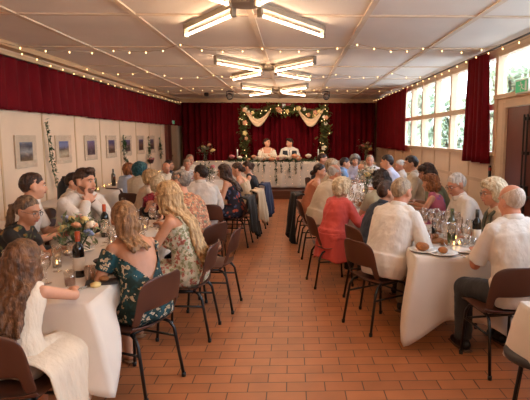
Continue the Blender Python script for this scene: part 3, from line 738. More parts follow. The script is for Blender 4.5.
# hanging garlands
M_ivy = mat('trailing ivy leaves', (74, 96, 52), .6, .2, 20, c2=(38, 60, 30)); M_pale = mat('pale eucalyptus leaves', (122, 132, 92), .6, .2, 20)
M_pink = mat('pink petals', (206, 120, 120), .6, .1, 30); M_wht = mat('white rose petals', (236, 216, 190), .6, .06, 30); M_yel = mat('pale yellow petals', (232, 200, 130), .6, .06, 30); M_peach = mat('peach petals', (226, 160, 120), .6, .1, 30); M_blu = mat('pale blue petals', (150, 160, 190), .6, .1, 30)
M_pot = mat('dark hanging pot', (70, 34, 30), .6)
def hang(y, z0, z1, label, n, bunch=None, pot=False, dy=0):
    s = empty('hanging_garland', (XL+.05, y, z1)); tag(s, label, 'garland', 'garlands hung on the picture wall')
    pts = [(0, dy*t+.015*math.sin(9*t), (z0-z1)*t) for t in [i/24 for i in range(25)]]
    q = BM(); tube(q, pts, .005, 5); obj('stem', q, M_ivy, s); q = BM(); leaves(q, [(.02, p[1], p[2]) for p in pts], n, .032, (.012, .025, .02))
    if bunch: leaves(q, [(.03, dy*b_, (z0-z1)*b_) for b_ in bunch], n, .045, (.02, .06, .05))
    tag(obj('foliage', q, M_ivy, s), kind='stuff')
    if pot:
        q = BM(); lathe(q, [(0, 0), (.05, 0), (.085, .1), (.078, .1), (0, .08)], 14, (.05, dy, z0-z1-.06)); obj('pot', q, M_pot, s)
        for i in range(5): q = BM(); ell(q, (.06+rnd.uniform(-.03, .05), dy+rnd.uniform(-.07, .07), z0-z1+.03+rnd.uniform(-.02, .05)), .028, u=8, v=6); obj('bloom', q, M_pink, s)
hang(7.62, .93, 1.9, 'long ivy garland trailing down the wall to the dark jug', 170, dy=.22)
hang(11.04, 1.2, 1.72, 'ivy garland with a leafy bunch at its end, fourth garland back'.replace(', fourth garland back', ', between two pictures'), 60, bunch=(.35, .5, 1.0))
hang(12.9, 1.08, 1.68, 'hanging dark flower pot with pink blooms on the picture wall', 50, bunch=(.5, .95, 1.0), pot=True)
hang(13.98, 1.15, 1.65, 'short ivy garland hung nearest the stage door post'.replace('nearest', 'beside'), 60, bunch=(.4, .6, .95))
# ------------------------------------------------------------------ tables and cloths
M_cloth = mat('white cotton tablecloth', (222, 208, 192), .85, .03, 4, bump=.12, bscale=10, sheen=.1)
M_top = mat('pale laminate table board', (170, 130, 92), .5, .08); M_leg = mat('black tubular steel', (20, 19, 19), .35, .1, spec=.5)
def table(label, cx, cy, w, l, rz=0, z=.735, z0=0, sets=2):
    t = empty('trestle_table', (cx, cy, z0), R(rz)); tag(t, label, 'table')
    obj('table_board', bevbox(-w/2, w/2, -l/2, l/2, z-.03, z, .006), M_top, t)
    for y in (-l/2+.35, l/2-.35):
        for x in (-w/2+.1, w/2-.1):
            q = BM(); tube(q, [(x, y, 0), (x, y, z-.03)], .014, 8); obj('leg', q, M_leg, t)
    return t
def cloth(label, cx, cy, w, l, rz, ds, dn, df, corner, z=.737, z0=0, cw=.15, flare=.16, seed=0, group=None):
    """Cloth over a w x l board: ds side drop, dn near end (-y), df far end, corner: extra drop at the near corners, the far ones half."""
    b = BM(); hw, hl = w/2+.006, l/2+.006; per = []
    def edge(a, c, n, nrm, d):
        for i in range(n): t = i/n; per.append((a[0]+(c[0]-a[0])*t, a[1]+(c[1]-a[1])*t, nrm, d))
    n1 = max(8, int(w/.03)); n2 = max(8, int(l/.035))
    edge((-hw, -hl), (hw, -hl), n1, (0, -1), dn); edge((hw, -hl), (hw, hl), n2, (1, 0), ds); edge((hw, hl), (-hw, hl), n1, (0, 1), df); edge((-hw, hl), (-hw, -hl), n2, (-1, 0), ds)
    rows = 12; n = len(per); rr = random.Random(seed); ph = rr.uniform(0, 6); ring0 = [b.verts.new((p[0], p[1], z)) for p in per]; f = b.faces.new(ring0)
    prev = ring0; cs = [(-hw, -hl, 1), (hw, -hl, 1), (hw, hl, .5), (-hw, hl, .5)]
    for j in range(1, rows+1):
        u = j/rows; ring = []
        for i, (x, y, nr, d) in enumerate(per):
            k = 0; nx, ny = nr; dr = d
            for cx_, cy_, a in cs:
                g = math.exp(-(math.hypot(x-cx_, y-cy_)/cw)**2); 
                if g > k: k = g; dg = (math.copysign(.7, cx_), math.copysign(.7, cy_)); ca = a
            if k > .01: nx, ny = nx*(1-k)+dg[0]*k, ny*(1-k)+dg[1]*k
            # neighbouring sides blend into each other at the corner
            m = (dn if ca == 1 else df) if k > .01 else d
            dr = d*(1-k)+max(m, d)*k+corner*ca*k**1.4 if k > .01 else d
            s = i*.035
            wv = math.sin(s*11+ph)+.5*math.sin(s*23+2*ph+u)
            of = .004+(.012+.08*dr)*wv*u*.55+.05*dr*u + flare*k*u**.8
            sag = .012*(1-math.cos(min(1, u*3)*PI/2))
            ring.append(b.verts.new((x+nx*(of+sag), y+ny*(of+sag), z-dr*u)))
        for i in range(n):
            q = b.faces.new((prev[i], prev[(i+1) % n], ring[(i+1) % n], ring[i])); q.smooth = True
        prev = ring
    o = obj('tablecloth', b, M_cloth, None, (cx, cy, z0), (0, 0, R(rz))); tag(o, label, 'tablecloth', group)
    m = o.modifiers.new('s', 'SOLIDIFY'); m.thickness = .003; m.offset = 1
    return o
TL1 = (-1.575, 4.38, .76, 2.97, 0); TL2 = (-1.72, 9.25, .8, 4.2, 0); TR1 = (1.355, 4.71, .72, 1.5, 0); TR2 = (1.13, 8.3, .76, 4.3, -3.7)
LT = {'L1': 'table with the girl in white', 'L2': 'long table behind the red-haired child', 'R1': 'table of the two white-shirted men', 'R2': 'long table of the woman in coral'}
for nm, (cx, cy, w, l, rz) in (('L1', TL1), ('L2', TL2), ('R1', TR1), ('R2', TR2)):
    table('trestle table under white cloth, '+LT[nm], cx, cy, w, l, rz)
cloth('white tablecloth with a hanging pointed corner beside the girl in the white dress', *TL1, .13, .37, .2, .1, seed=1, flare=.28, cw=.19)
cloth('white tablecloth on the long table by the picture wall, behind the red-haired child', *TL2, .13, .3, .3, .2, seed=2)
cloth('white tablecloth with a long pointed corner between the two white-shirted men', *TR1, .13, .52, .2, .17, seed=3, flare=.1)
cloth('white tablecloth on the long table of the woman in coral', *TR2, .13, .22, .3, .15, seed=4)
# serving tables by the picture wall
table('side table under white cloth along the picture wall, holding bottles and candles', XL+.4, 10.1, .5, 6.9, 0, .78); cloth('white cloth on the bottle and candle side table by the picture wall', XL+.4, 10.1, .5, 6.9, 0, .42, .45, .4, .1, .782, seed=5, flare=.05)
table('short side table by the wall beside the woman with a ponytail', XL+.4, 5.0, .5, 1.4, 0, .76); cloth('white cloth on the short side table near the ponytailed woman', XL+.4, 5.0, .5, 1.4, 0, .4, .4, .4, .1, .762, seed=6, flare=.05)
# head table on the stage
HT = (-.22, 14.65, 5.1, .72, 0)
table('long head table on the stage in front of the couple', *HT, .75, STZ)
cloth('long white head table cloth lit by fairy lights on the stage', HT[0], HT[1], HT[2], HT[3], 0, .7, .72, .5, .0, .752, STZ, seed=7, flare=.02)
# table and stool at the edge of the photo
table('table at the bottom corner of the photo with a cream cloth', 1.79, 2.2, .9, 1.3, 0); cloth('cream cloth hanging off the table at the bottom corner of the photo', 1.79, 2.2, .9, 1.3, 0, .3, .3, .3, .1, seed=8, flare=.04)
s = empty('stool', (1.44, 2.8, 0), R(60)); tag(s, 'dark padded stool poking from under the cream cloth at the photo corner', 'stool')
q = BM(); lathe(q, [(0, .4), (.17, .4), (.2, .415), (.205, .44), (.19, .46), (.1, .47), (0, .47)], 28); obj('seat', q, mat('dark grey vinyl', (52, 48, 48), .4, .08), s, smooth=True)
for a in (45, 135, 225, 315):
    q = BM(); tube(q, [(.13*math.cos(R(a)), .13*math.sin(R(a)), .41), (.2*math.cos(R(a)), .2*math.sin(R(a)), 0)], .011, 8); obj('leg', q, M_leg, s)
# ------------------------------------------------------------------ chairs
M_shell = mat('brown moulded plastic', (84, 50, 36), .38, .08, 5, spec=.5)
PROF = [(.225, .418), (.215, .44), (.17, .452), (.09, .448), (0, .44), (-.09, .436), (-.16, .445), (-.2, .475), (-.222, .53), (-.236, .585), (-.25, .65), (-.265, .72), (-.276, .775), (-.282, .8), (-.284, .81)]
HWD = [.19, .212, .218, .22, .22, .22, .222, .222, .222, .222, .22, .214, .204, .185, .15]
def shell(r0, r1, hole=None):
    b = BM(); n = 16; g = []
    for j in range(r0, r1+1):
        y, z = PROF[j]; row = []
        for i in range(n+1):
            u = i/n*2-1; lift = .018*abs(u)**3
            if j <= 6: row.append(b.verts.new((u*HWD[j], y, z+lift)))
            else: row.append(b.verts.new((u*HWD[j], y+.045*u*u, z+(.018*abs(u)**3 if j < 9 else 0)-(.02*abs(u)**6 if j > 11 else 0))))
        g.append(row)
    for j, (a, c) in enumerate(zip(g, g[1:])):
        for i in range(n):
            if hole and hole(j+r0, abs((i+.5)/n*2-1)): continue
            b.faces.new((a[i], a[i+1], c[i+1], c[i]))
    me = to_mesh(b, 'shell', True)
    return me
def solid(me, nm):
    o = bpy.data.objects.new('t', me); COL.objects.link(o); m = o.modifiers.new('s', 'SOLIDIFY'); m.thickness = .008; m.offset = 0
    m2 = o.modifiers.new('v', 'SUBSURF'); m2.levels = 1; m2.render_levels = 1
    dg = bpy.context.evaluated_depsgraph_get(); dg.update(); out = bpy.data.meshes.new_from_object(o.evaluated_get(dg), depsgraph=dg); bpy.data.objects.remove(o)
    out.name = nm; out.materials.append(M_shell); out.polygons.foreach_set('use_smooth', [True]*len(out.polygons)); return out
SEAT = solid(shell(0, 7), 'seat'); BACK = solid(shell(7, 14, lambda j, u: j < 9 and u < .72), 'backrest')
def leg_mesh(sx, front):
    q = BM()
    if front: tube(q, [(sx*.16, .1, .425), (sx*.175, .15, .41), (sx*.185, .18, .36), (sx*.2, .205, .012)], .0115, 10)
    else: tube(q, [(sx*.16, -.1, .42), (sx*.175, -.145, .405), (sx*.185, -.175, .36), (sx*.2, -.235, .012)], .0115, 10)
    tube(q, [(sx*.2, .205 if front else -.235, 0), (sx*.2, .205 if front else -.235, .03)], .0155, 10)
    me = to_mesh(q, 'leg', True); me.materials.append(M_leg); return me
LEGS = [leg_mesh(a, f) for a in (1, -1) for f in (True, False)]
q = BM()
for s in (1, -1): tube(q, [(s*.16, .1, .425), (s*.16, -.1, .42)], .011, 8); tube(q, [(s*.187, .185, .3), (s*.19, -.19, .3)], .009, 8)
tube(q, [(-.16, .1, .425), (.16, .1, .425)], .01, 8); tube(q, [(-.16, -.1, .42), (.16, -.1, .42)], .01, 8); tube(q, [(-.188, .187, .3), (.188, .187, .3)], .009, 8)
FRM = to_mesh(q, 'frame', True); FRM.materials.append(M_leg)
CH0 = None
def chair(x, y, rz, label, z0=0):
    global CH0
    if CH0 is None:
        c = empty('plastic_chair', (x, y, z0), R(rz))
        for nm, me in (('seat', SEAT), ('backrest', BACK), ('frame', FRM)): link(nm, me, None, c)
        for l in LEGS: link('leg', l, None, c)
        CH0 = c
    else:
        c = copy_tree(CH0); c.location = (x, y, z0); c.rotation_euler = (0, 0, R(rz))
    return tag(c, label, 'chair', 'brown plastic chairs')
# ------------------------------------------------------------------ table ware
M_wg = glass_mat('clear wine glass', (255, 253, 250), .12, .05, .99, .5); M_bg = glass_mat('dark green bottle glass', (40, 46, 24), .12, .05, .5); M_cg = glass_mat('pale green bottle glass', (176, 190, 150), .1, .05, .8)
M_dark = mat('dark wine bottle', (22, 20, 16), .12, .1, spec=.6); M_label = mat('pale paper label', (214, 200, 180), .6, .03); M_cap = mat('orange foil cap', (176, 74, 36), .35, .06); M_cap2 = mat('dark foil cap', (40, 34, 24), .3)
M_red = mat('red wine', (70, 10, 18), .1); M_amber = mat('amber drink', (176, 84, 34), .1); M_china = mat('white china', (232, 224, 212), .25, .02, spec=.5); M_bread = mat('golden bread crust', (178, 120, 70), .75, .18, 22, bump=.5, c2=(140, 86, 46)); M_wood = mat('wooden bread board', (176, 118, 68), .5, .12, 8, stretch=(1, 6, 1)); M_flame = emis('candle flame', (255, 196, 110), 25, False)
def mesh_of(q, nm, m, smooth=True): me = to_mesh(q, nm, smooth); me.materials.append(m); return me
q = BM(); lathe(q, [(0, .002), (.034, .002), (.034, .005), (.006, .012), (.004, .04), (.004, .085), (.012, .095), (.03, .115), (.038, .14), (.036, .175), (.031, .2), (.029, .2), (.034, .175), (.0355, .14), (.028, .118), (0, .1)], 16); WG = mesh_of(q, 'wine_glass', M_wg)
q = BM(); lathe(q, [(0, .102), (.025, .119), (.0345, .138), (0, .138)], 14); WR = mesh_of(q, 'wine', M_red)
q = BM(); lathe(q, [(0, 0), (.032, 0), (.036, .1), (.0335, .1), (.03, .008), (0, .008)], 16); TG = mesh_of(q, 'tumbler', M_wg)
q = BM(); lathe(q, [(0, .009), (.0295, .009), (.031, .05), (0, .05)], 14); TA = mesh_of(q, 'drink', M_amber)
q = BM(); lathe(q, [(0, 0), (.06, 0), (.11, .012), (.125, .018), (.124, .021), (.075, .01), (0, .009)], 28); PL = mesh_of(q, 'plate', M_china)
ZT = .7405
def put(nm, me, x, y, label, cat, group=None, rz=0, z=ZT, sc=1):
    o = link(nm, me, None, None, (x, y, z), (0, 0, rz)); o.scale = (sc,)*3; return tag(o, label, cat, group)
def wine_glasses(pts, where, wine=()):
    for i, (x, y) in enumerate(pts):
        o = put('wine_glass', WG, x, y, 'clear stemmed wine glass '+where if i not in wine else 'stemmed glass of red wine '+where, 'wine glass', ('glasses ' if i not in wine else 'red wine glasses ')+where, rz=rnd.uniform(0, 6), sc=rnd.uniform(.92, 1.1))
        if i in wine: link('wine', WR, None, o)
def tumblers(pts, where, amber=()):
    for i, (x, y) in enumerate(pts):
        o = put('tumbler', TG, x, y, ('tumbler with amber drink ' if i in amber else 'clear glass tumbler ')+where, 'tumbler', ('amber tumblers ' if i in amber else 'tumblers ')+where)
        if i in amber: link('drink', TA, None, o)
def bottle(x, y, label, m=None, cap=None, h=1.0, lab=True):
    o = empty('wine_bottle', (x, y, ZT), rnd.uniform(-.5, .5)); tag(o, label, 'bottle'); q = BM()
    lathe(q, [(0, .004), (.033, 0), (.0375, .008), (.0375, .19*h), (.033, .215*h), (.016, .24*h), (.0145, .3*h), (.0165, .301*h), (.0165, .312*h), (0, .312*h)], 20); obj('bottle_glass', q, m or M_dark, o, smooth=True)
    if lab: q = BM(); lathe(q, [(.0383, .05), (.0383, .14), (.0375, .14)], 20); obj('paper_label', q, M_label, o, smooth=True)
    if cap: q = BM(); lathe(q, [(.0152, .245*h), (.0172, .25*h), (.0172, .315*h), (0, .316*h)], 16); obj('foil_cap', q, cap, o, smooth=True)
    return o
def tealight(x, y, label, z=ZT, tall=.075, group=None):
    o = empty('candle_holder', (x, y, z)); tag(o, label, 'candle', group); q = BM(); lathe(q, [(0, 0), (.03, 0), (.036, tall), (.034, tall), (.028, .006), (0, .006)], 16); obj('glass_cup', q, M_wg, o, smooth=True)
    q = BM(); lathe(q, [(0, .007), (.02, .007), (.02, .025), (0, .025)], 12); c = obj('wax', q, M_china, o); q = BM(); lathe(q, [(0, .024), (.006, .032), (.004, .045), (0, .056)], 8); obj('flame', q, M_flame, c)
def plate(x, y, label): return put('plate', PL, x, y, label, 'plate')
def roll(x, y, label, z=.752, r=.045):
    q = BM(); ell(q, (0, 0, r*.55), (r*1.25, r, r*.72)); ell(q, (r*.5, 0, r*.75), (r*.6, r*.8, r*.5)); o = link('bread_roll', remesh(q, 'bread_roll', .006, 2, noise=.006), M_bread, None, (x, y, z), (0, 0, rnd.uniform(0, 6))); tag(o, label, 'bread')
def board(x, y, label, rz=0):
    q = BM(); lathe(q, [(0, 0), (.115, 0), (.12, .008), (.12, .016), (.115, .02), (0, .02)], 28); o = obj('bread_board', q, M_wood, None, (x, y, ZT), (0, 0, rz)); tag(o, label, 'board')
def cutlery(x, y, rz, label, knife):
    q = BM(); tube(q, [(0, -.1, .003), (0, .02, .004)], [(.006, .0025), (.005, .0025)], 8)
    if knife: tube(q, [(0, .02, .004), (0, .06, .004), (0, .11, .003)], [(.007, .0015), (.009, .001), (.003, .001)], 8)
    else:
        tube(q, [(0, .02, .004), (0, .045, .004)], [(.005, .002), (.012, .002)], 8)
        for s in (-.009, -.003, .003, .009): tube(q, [(s, .045, .004), (s, .095, .006)], .0018, 6)
    o = obj('table_knife' if knife else 'fork', q, M_chrome, None, (x, y, ZT), (0, 0, rz)); tag(o, label, 'cutlery')
def vase(x, y, z, label, hs, blooms, spread, m=None, r=.045, tall=.16, leaf=M_ivy, n=120, bs=.032, stems=8):
    o = empty('flower_vase', (x, y, z)); tag(o, label, 'flowers'); q = BM(); lathe(q, [(0, 0), (r*.8, 0), (r, tall*.4), (r*.75, tall*.85), (r*.9, tall), (r*.82, tall), (r*.68, tall*.85), (r*.9, tall*.4), (0, .01)], 16); obj('vase', q, m or M_wg, o, smooth=True)
    ends = []
    q = BM()
    for i in range(stems):
        a = 2*PI*i/stems; e = V((math.cos(a)*spread*rnd.uniform(.3, 1), math.sin(a)*spread*rnd.uniform(.3, 1), hs*rnd.uniform(.6, 1))); ends.append(e); tube(q, [(0, 0, .02), (e.x*.2, e.y*.2, tall), e], .003, 5)
    obj('stems', q, M_ivy, o); q = BM(); leaves(q, [e*.85 for e in ends]+[(0, 0, tall*1.2)], n, .035, (spread*.3, spread*.3, hs*.12)); tag(obj('foliage', q, leaf, o), kind='stuff')
    for i, mm in enumerate(blooms):
        e = ends[i % len(ends)]*rnd.uniform(.85, 1.02)+V((rnd.gauss(0, spread*.18), rnd.gauss(0, spread*.18), rnd.gauss(0, .02))); q = BM(); w = bs*rnd.uniform(.75, 1.2); ell(q, (0, 0, 0), (w, w, w*.7), u=10, v=7)
        for k in range(6): a = k*PI/3; ell(q, (math.cos(a)*w*.7, math.sin(a)*w*.7, -.1*w), (w*.55, w*.55, w*.4), u=8, v=6)
        obj('bloom', q, mm, o, tuple(e), (rnd.uniform(-.8, .8), rnd.uniform(-.8, .8), 0), smooth=True)
    return o
def hang_cloth(nm, label, cat, m, x, y, rz, w, z1, z0, seed=1):
    """A garment laid over a chair back."""
    b = BM(); rr = random.Random(seed); n = 18; rows = 16; g = []
    for j in range(rows+1):
        f = j/rows; row = []
        for i in range(n+1):
            u = i/n*2-1; a = u*7+seed; fl = 1+.18*f
            if f < .12: yy, zz = -.235+.06*(1-f/.12), z1-.03*(1-f/.12)**2
            else: t = (f-.12)/.88; yy, zz = -.31-.05*t+.045*math.sin(a*1.6+t*2)*t**.7, z1-.05*u*u-(z1-z0)*t*(1+.1*math.sin(u*3+seed)+.05*math.sin(u*9))
            row.append(b.verts.new((u*w*.5*(.92+.16*f-.18*max(0, f-.75)+.05*math.sin(f*9+seed)), yy+.07*u*u, zz)))
        g.append(row)
    for r0, r1 in zip(g, g[1:]):
        for i in range(n): b.faces.new((r0[i], r0[i+1], r1[i+1], r1[i]))
    o = obj(nm, b, m, None, (x, y, 0), (0, 0, R(rz)), smooth=True); k = o.modifiers.new('s', 'SOLIDIFY'); k.thickness = .02; tag(o, label, cat)
    return o
# ------------------------------------------------------------------ guests
C = cloth_mat
white = C('white shirt cotton', (224, 212, 198)); white2 = C('ivory shirt linen', (210, 192, 166)); cream = C('cream lace blouse', (212, 186, 158), bump=.6, bscale=60); girlw = C('cream dress cotton', (224, 204, 178), bump=.5, bscale=22)
paleblue = C('pale blue shirt', (176, 186, 206)); navy = C('navy wool', (38, 44, 58)); black_ = C('black fabric', (24, 22, 24)); coral = C('coral jacket', (206, 82, 74)); lilac = C('lilac white shirt', (206, 202, 216))
khaki = C('khaki trousers', (112, 92, 66)); char = C('charcoal trousers', (40, 38, 38)); beige = C('beige knit', (206, 178, 142)); green_ = C('sage green shirt', (128, 136, 106)); mint = C('grey green top', (172, 166, 140)); peachy = C('peach brown top', (188, 112, 76))
bluepk = floral('pink and blue print', (186, 92, 110), (50, 90, 160), (190, 130, 150), 12, (150, 80, 130)); pinkd = C('dusty pink top', (176, 96, 96)); bright = C('bright blue fabric', (70, 130, 200)); waist = C('dark waistcoat', (46, 44, 48)); cyan = C('blue shirt', (120, 150, 190))
teal_f = floral('teal dress with cream flowers', (14, 46, 44), (216, 196, 164), (120, 84, 50), 24, (190, 164, 126), .34, (20, 70, 76)); flor_w = floral('cream dress with coral flowers', (214, 200, 172), (178, 100, 80), (120, 60, 40), 30, (140, 140, 100), .5, (190, 186, 160)); flor_o = floral('orange floral top', (196, 136, 100), (216, 176, 136), (150, 70, 50), 32, (110, 120, 96), .45, (160, 96, 72))
flor_b = floral('black floral dress', (30, 28, 26), (150, 112, 50), (90, 60, 30), 18, (90, 100, 60), .36); flor_n = floral('navy dress with rust flowers', (30, 32, 48), (176, 72, 52), (210, 130, 90), 15, (70, 90, 130), .36); beads = floral('white print blouse', (216, 208, 204), (150, 70, 60), (90, 40, 40), 16, (110, 110, 120), .3)
bow_m = C('dark bow tie', (30, 28, 30)); tie_m = C('navy tie', (30, 40, 66), rough=.5); M_leaf_vest = floral('olive leaf vest', (74, 74, 58), (120, 112, 80), (50, 50, 40), 20)
PP = {}
FIT = {'girl': (0.01, 0.928), 'pony': (-0.14, 0.969), 'm1': (-0.11, 1.029), 'm2': (-0.1, 1.068), 'm3': (-0.04, 0.91), 'redkid': (-0.06, 0.72), 'teal': (-0.07, 0.95), 'flor': (0.04, 1.0), 'grey1': (0.07, 1.069), 'mw': (-0.16, 0.962), 'brun': (0.04, 0.97), 'wom2': (0.05, 0.94), 'wom3': (0.04, 0.9), 'oldbl': (0.01, 0.8), 'lace': (0.16, 0.878), 'tealh': (0.13, 0.939), 'aub': (-0.04, 0.887), 'bald1': (-0.07, 0.894), 'dk2': (-0.03, 0.904), 'lany': (0.0, 0.918), 'bald2': (0.04, 0.941), 'r1': (0.12, 1.039), 'r2': (0.0, 0.949), 'gls': (-0.04, 0.971), 'blond': (-0.12, 0.961), 'bald': (0.14, 1.0), 'bob': (0.05, 0.971), 'red': (0.06, 0.879), 'crm': (0.02, 0.99), 'bunr': (-0.06, 0.931), 'far1': (0.04, 1.03), 'far2': (-0.03, 0.94), 'far3': (0.04, 0.95), 'far4': (0.19, 0.97), 'far5': (0.01, 0.98), 'win1': (-0.09, 1.027), 'win2': (-0.03, 0.9), 'win3': (0.03, 1.009), 'win4': (0.12, 1.02), 'pink': (0.06, 0.899), 'bride': (-0.03, 1.047), 'groom': (-0.23, 1.027)}
def guest(key, desc, short, x, y, rz, ch=True, cx=0, cy=0, crz=None, **kw):
    x += FIT.get(key, (0, 1))[0]; kw['k'] = kw.get('k', 1)*FIT.get(key, (0, 1))[1]
    PP[key] = build_person('person', 'person '+desc, x, y, rz, **kw)
    if ch: 
        a = R(rz); c = chair(x+cx, y+cy, rz if crz is None else crz, 'brown plastic chair under '+short, kw.get('z0', 0))
        PP[key]['chair'] = c
    return PP[key]
F = dict(sex='f', shoe=SANDAL)
LAP = dict(wr=(.1, .25, .64), wl=(-.1, .25, .64))
# ---- table with the girl
guest('girl', 'with long wavy brown hair and sleeveless cream dress at the table end', 'the girl in the cream dress', -1.45, 2.6, -6, **F, cx=.02, cy=-.09, k=.84, lean=8, yaw=-10, pitch=8, wr=(.08, .42, .785), wl=(-.12, .36, .775), elb=((1, .05, -.35), (-.6, -.3, -.8)),
      hair=('long', 'warm', dict(len=.4, n=30, arc=105)), top=('sleeveless', girlw, dict(skirt=.95, sg=.03, drop=.12, noise=.012)), vox=.009, face=False, knees=((.11, .37), (-.11, .37)))
guest('pony', 'in spectacles with a ponytail and black floral dress, reaching across the table', 'the ponytailed woman', -2.22, 4.12, -88, **F, skin='c', lean=20, yaw=-12, pitch=16, wr=(.12, .52, .82), wl=(-.1, .42, .78), hair=('ponytail', 'ash', dict(len=.24)),
      top=('blouse', flor_b, dict(skirt=.9, sleeve=.6, name='dress')), specs=True, vox=.011, k=.97)
guest('m1', 'in a white shirt turning his head towards the picture wall, beside the ponytailed woman', 'the man looking away in white', -2.5, 4.92, -80, lean=6, yaw=24, pitch=2, hair=('short', 'brown'), top=('shirt', white), bottom=('t', char), vox=.012, k=1.03)
p = guest('m2', 'with a beard, white shirt and navy tie, hands clasped by his chin', 'the bearded man with a navy tie', -2.24, 5.45, -122, lean=14, yaw=14, pitch=4, wr=(.035, .27, 1.04), wl=(-.03, .26, 1.03), elb=((.7, .5, -1), (-.7, .5, -1)), hand_dir=((-.35, .15, .9), (.35, .15, .9)),
      hair=('quiff', 'brown'), top=('long', white), bottom=('t', char), vox=.0095, k=1.05, beard='stubble'); add_tie(p, tie_m)
q = BM(); w = p['J'][-1][2]; e = p['J'][-1][1]; d = (w-e).normalized(); x_, y_ = frame(d); tube(q, [w-d*.02+x_*.034*math.cos(a)+y_*.034*math.sin(a) for a in [2*PI*j/16 for j in range(17)]], .007, 6); link('wristwatch', to_mesh(q, 'wristwatch', True), M_black, p['o'])
guest('m3', 'with dark brown hair mostly hidden behind the bearded man with a tie', 'the guest hidden behind the bearded man', -2.72, 6.32, -85, lean=3, yaw=0, hair=('short', 'dark'), top=('long', white2), bottom=('t', char), vox=.015)
guest('redkid', 'child with dyed red hair facing down the table, lifting food', 'the red-haired child', -1.6, 6.06, 180, **F, k=.82, lean=12, pitch=14, yaw=8, wr=(-.04, .3, .95), hair=('bob', 'red'), top=('tee', black_), bottom=('t', char), vox=.011)
guest('teal', 'in a teal off-shoulder dress with cream flowers, back to the aisle', 'the woman in the teal dress', -.96, 3.42, 52, **F, skin='c', crz=66, cx=-.05, cy=-.03, lean=15, yaw=-24, pitch=10, wr=(.12, .4, .78), wl=(-.16, .36, .78), hair=('halfup', 'light', dict(len=.24, n=16, arc=48)), 
      top=('off', teal_f, dict(skirt=.97, sg=.03, noise=.01, g=.012, vback=.2)), vox=.009, face=False, k=1.0)
guest('flor', 'with very long wavy blonde hair and cream floral dress beside the aisle', 'the long-haired woman in cream florals', -.96, 4.3, 86, **F, skin='c', lean=9, yaw=-4, pitch=8, wr=(.16, .34, .79), wl=(-.1, .42, .88), hair=('long', 'blonde', dict(len=.6, n=38, arc=118, spread=2)),
      top=('straps', flor_w, dict(skirt=.97, sg=.03, noise=.012)), vox=.009, face=True, k=1.03)
guest('grey1', 'with short grey hair and an orange floral blouse, behind the long blonde hair', 'the grey-haired woman in orange florals', -1.08, 5.38, 62, **F, lean=16, yaw=8, pitch=8, hair=('short', 'grey', dict(noise=.03)), top=('blouse', flor_o, dict(sleeve=.7)), bottom=('t', char), vox=.013, face=False, k=1.03)
# ---- long table behind them
guest('mw', 'with dark hair and white shirt, broad back to us by the aisle', 'the broad-backed man in white by the aisle', -1.1, 6.95, 10, crz=2, cx=.1, lean=8, yaw=52, pitch=4, hair=('short', 'dark'), top=('long', white), bottom=('t', char), vox=.012, fat=1.22, k=1.04)
guest('brun', 'with long dark hair and navy floral strappy dress by the aisle', 'the dark-haired woman in navy florals', -.95, 7.9, 84, **F, lean=12, yaw=0, pitch=12, hair=('long', 'brown', dict(len=.34, n=20)), top=('straps', flor_n, dict(skirt=.9)), vox=.013, k=1.0)
guest('wom2', 'with brown hair tied up and a pale sleeveless top, just beyond the navy florals', 'the woman in a pale sleeveless top', -.86, 8.62, 84, **F, lean=10, yaw=0, pitch=14, hair=('bun', 'brown', dict(bz=-.02)), top=('straps', beige, dict(skirt=.9)), vox=.014)
guest('wom3', 'with a low bun and black sleeveless top, last before the stage', 'the woman with a low bun in black', -.78, 9.5, 88, **F, lean=8, pitch=12, hair=('bun', 'brown', dict(bz=.02)), top=('sleeveless', black_, dict(skirt=.9)), vox=.015)
guest('oldbl', 'with puffy pale blonde hair, back to us beyond the red-haired child', 'the pale blonde guest at the table end', -1.82, 6.84, 4, **F, lean=4, hair=('puffy', 'pale'), top=('blouse', white2), bottom=('t', char), vox=.014, face=False, k=.96)
guest('lace', 'with blonde hair and a cream lace blouse, leaning at the long table', 'the woman in cream lace', -2.38, 7.5, -75, **F, lean=12, pitch=8, hair=('puffy', 'blonde'), top=('blouse', cream), bottom=('t', char), vox=.013, k=.98)
guest('tealh', 'with dyed teal hair and an off-white top, back to us', 'the teal-haired guest', -2.66, 8.35, -20, sex='m', lean=4, yaw=-20, pitch=6, hair=('puffy', 'teal'), top=('shirt', white2), bottom=('t', char), vox=.013, face=False, k=.98)
guest('aub', 'with auburn curls and pale blue shirt, leaning by the side table', 'the auburn-haired guest', -3.0, 9.15, -25, **F, lean=6, side=10, hair=('puffy', 'auburn'), top=('shirt', paleblue), bottom=('t', char), vox=.014, face=False, k=.97)
guest('bald1', 'bald and smiling, facing us in front of the picture wall', 'the bald smiling man by the pictures', -2.42, 9.85, -125, lean=6, yaw=-20, hair=('bald', 'grey'), top=('shirt', white2), bottom=('t', char), vox=.014, k=.95, skin='b')
guest('dk2', 'with black hair mostly hidden behind the bald smiling man', 'the dark-haired guest behind the bald man', -2.62, 10.75, -100, lean=3, hair=('short', 'dark'), top=('long', navy), bottom=('t', char), vox=.016, k=.94)
guest('lany', 'with short grey-blonde hair, spectacles and patterned white blouse, facing us', 'the woman in a patterned white blouse', -2.2, 10.55, -150, **F, lean=4, yaw=-15, hair=('short', 'sandy', dict(noise=.03)), top=('blouse', beads), bottom=('t', char), vox=.014, specs=True, k=.98, skin='b')
guest('bald2', 'with a balding head and pale shirt, directly behind the patterned blouse', 'the balding man at the far table end', -2.38, 11.5, -140, lean=2, yaw=-10, hair=('thin', 'sandy'), top=('shirt', white2), bottom=('t', char), vox=.016, k=1.03, skin='b')
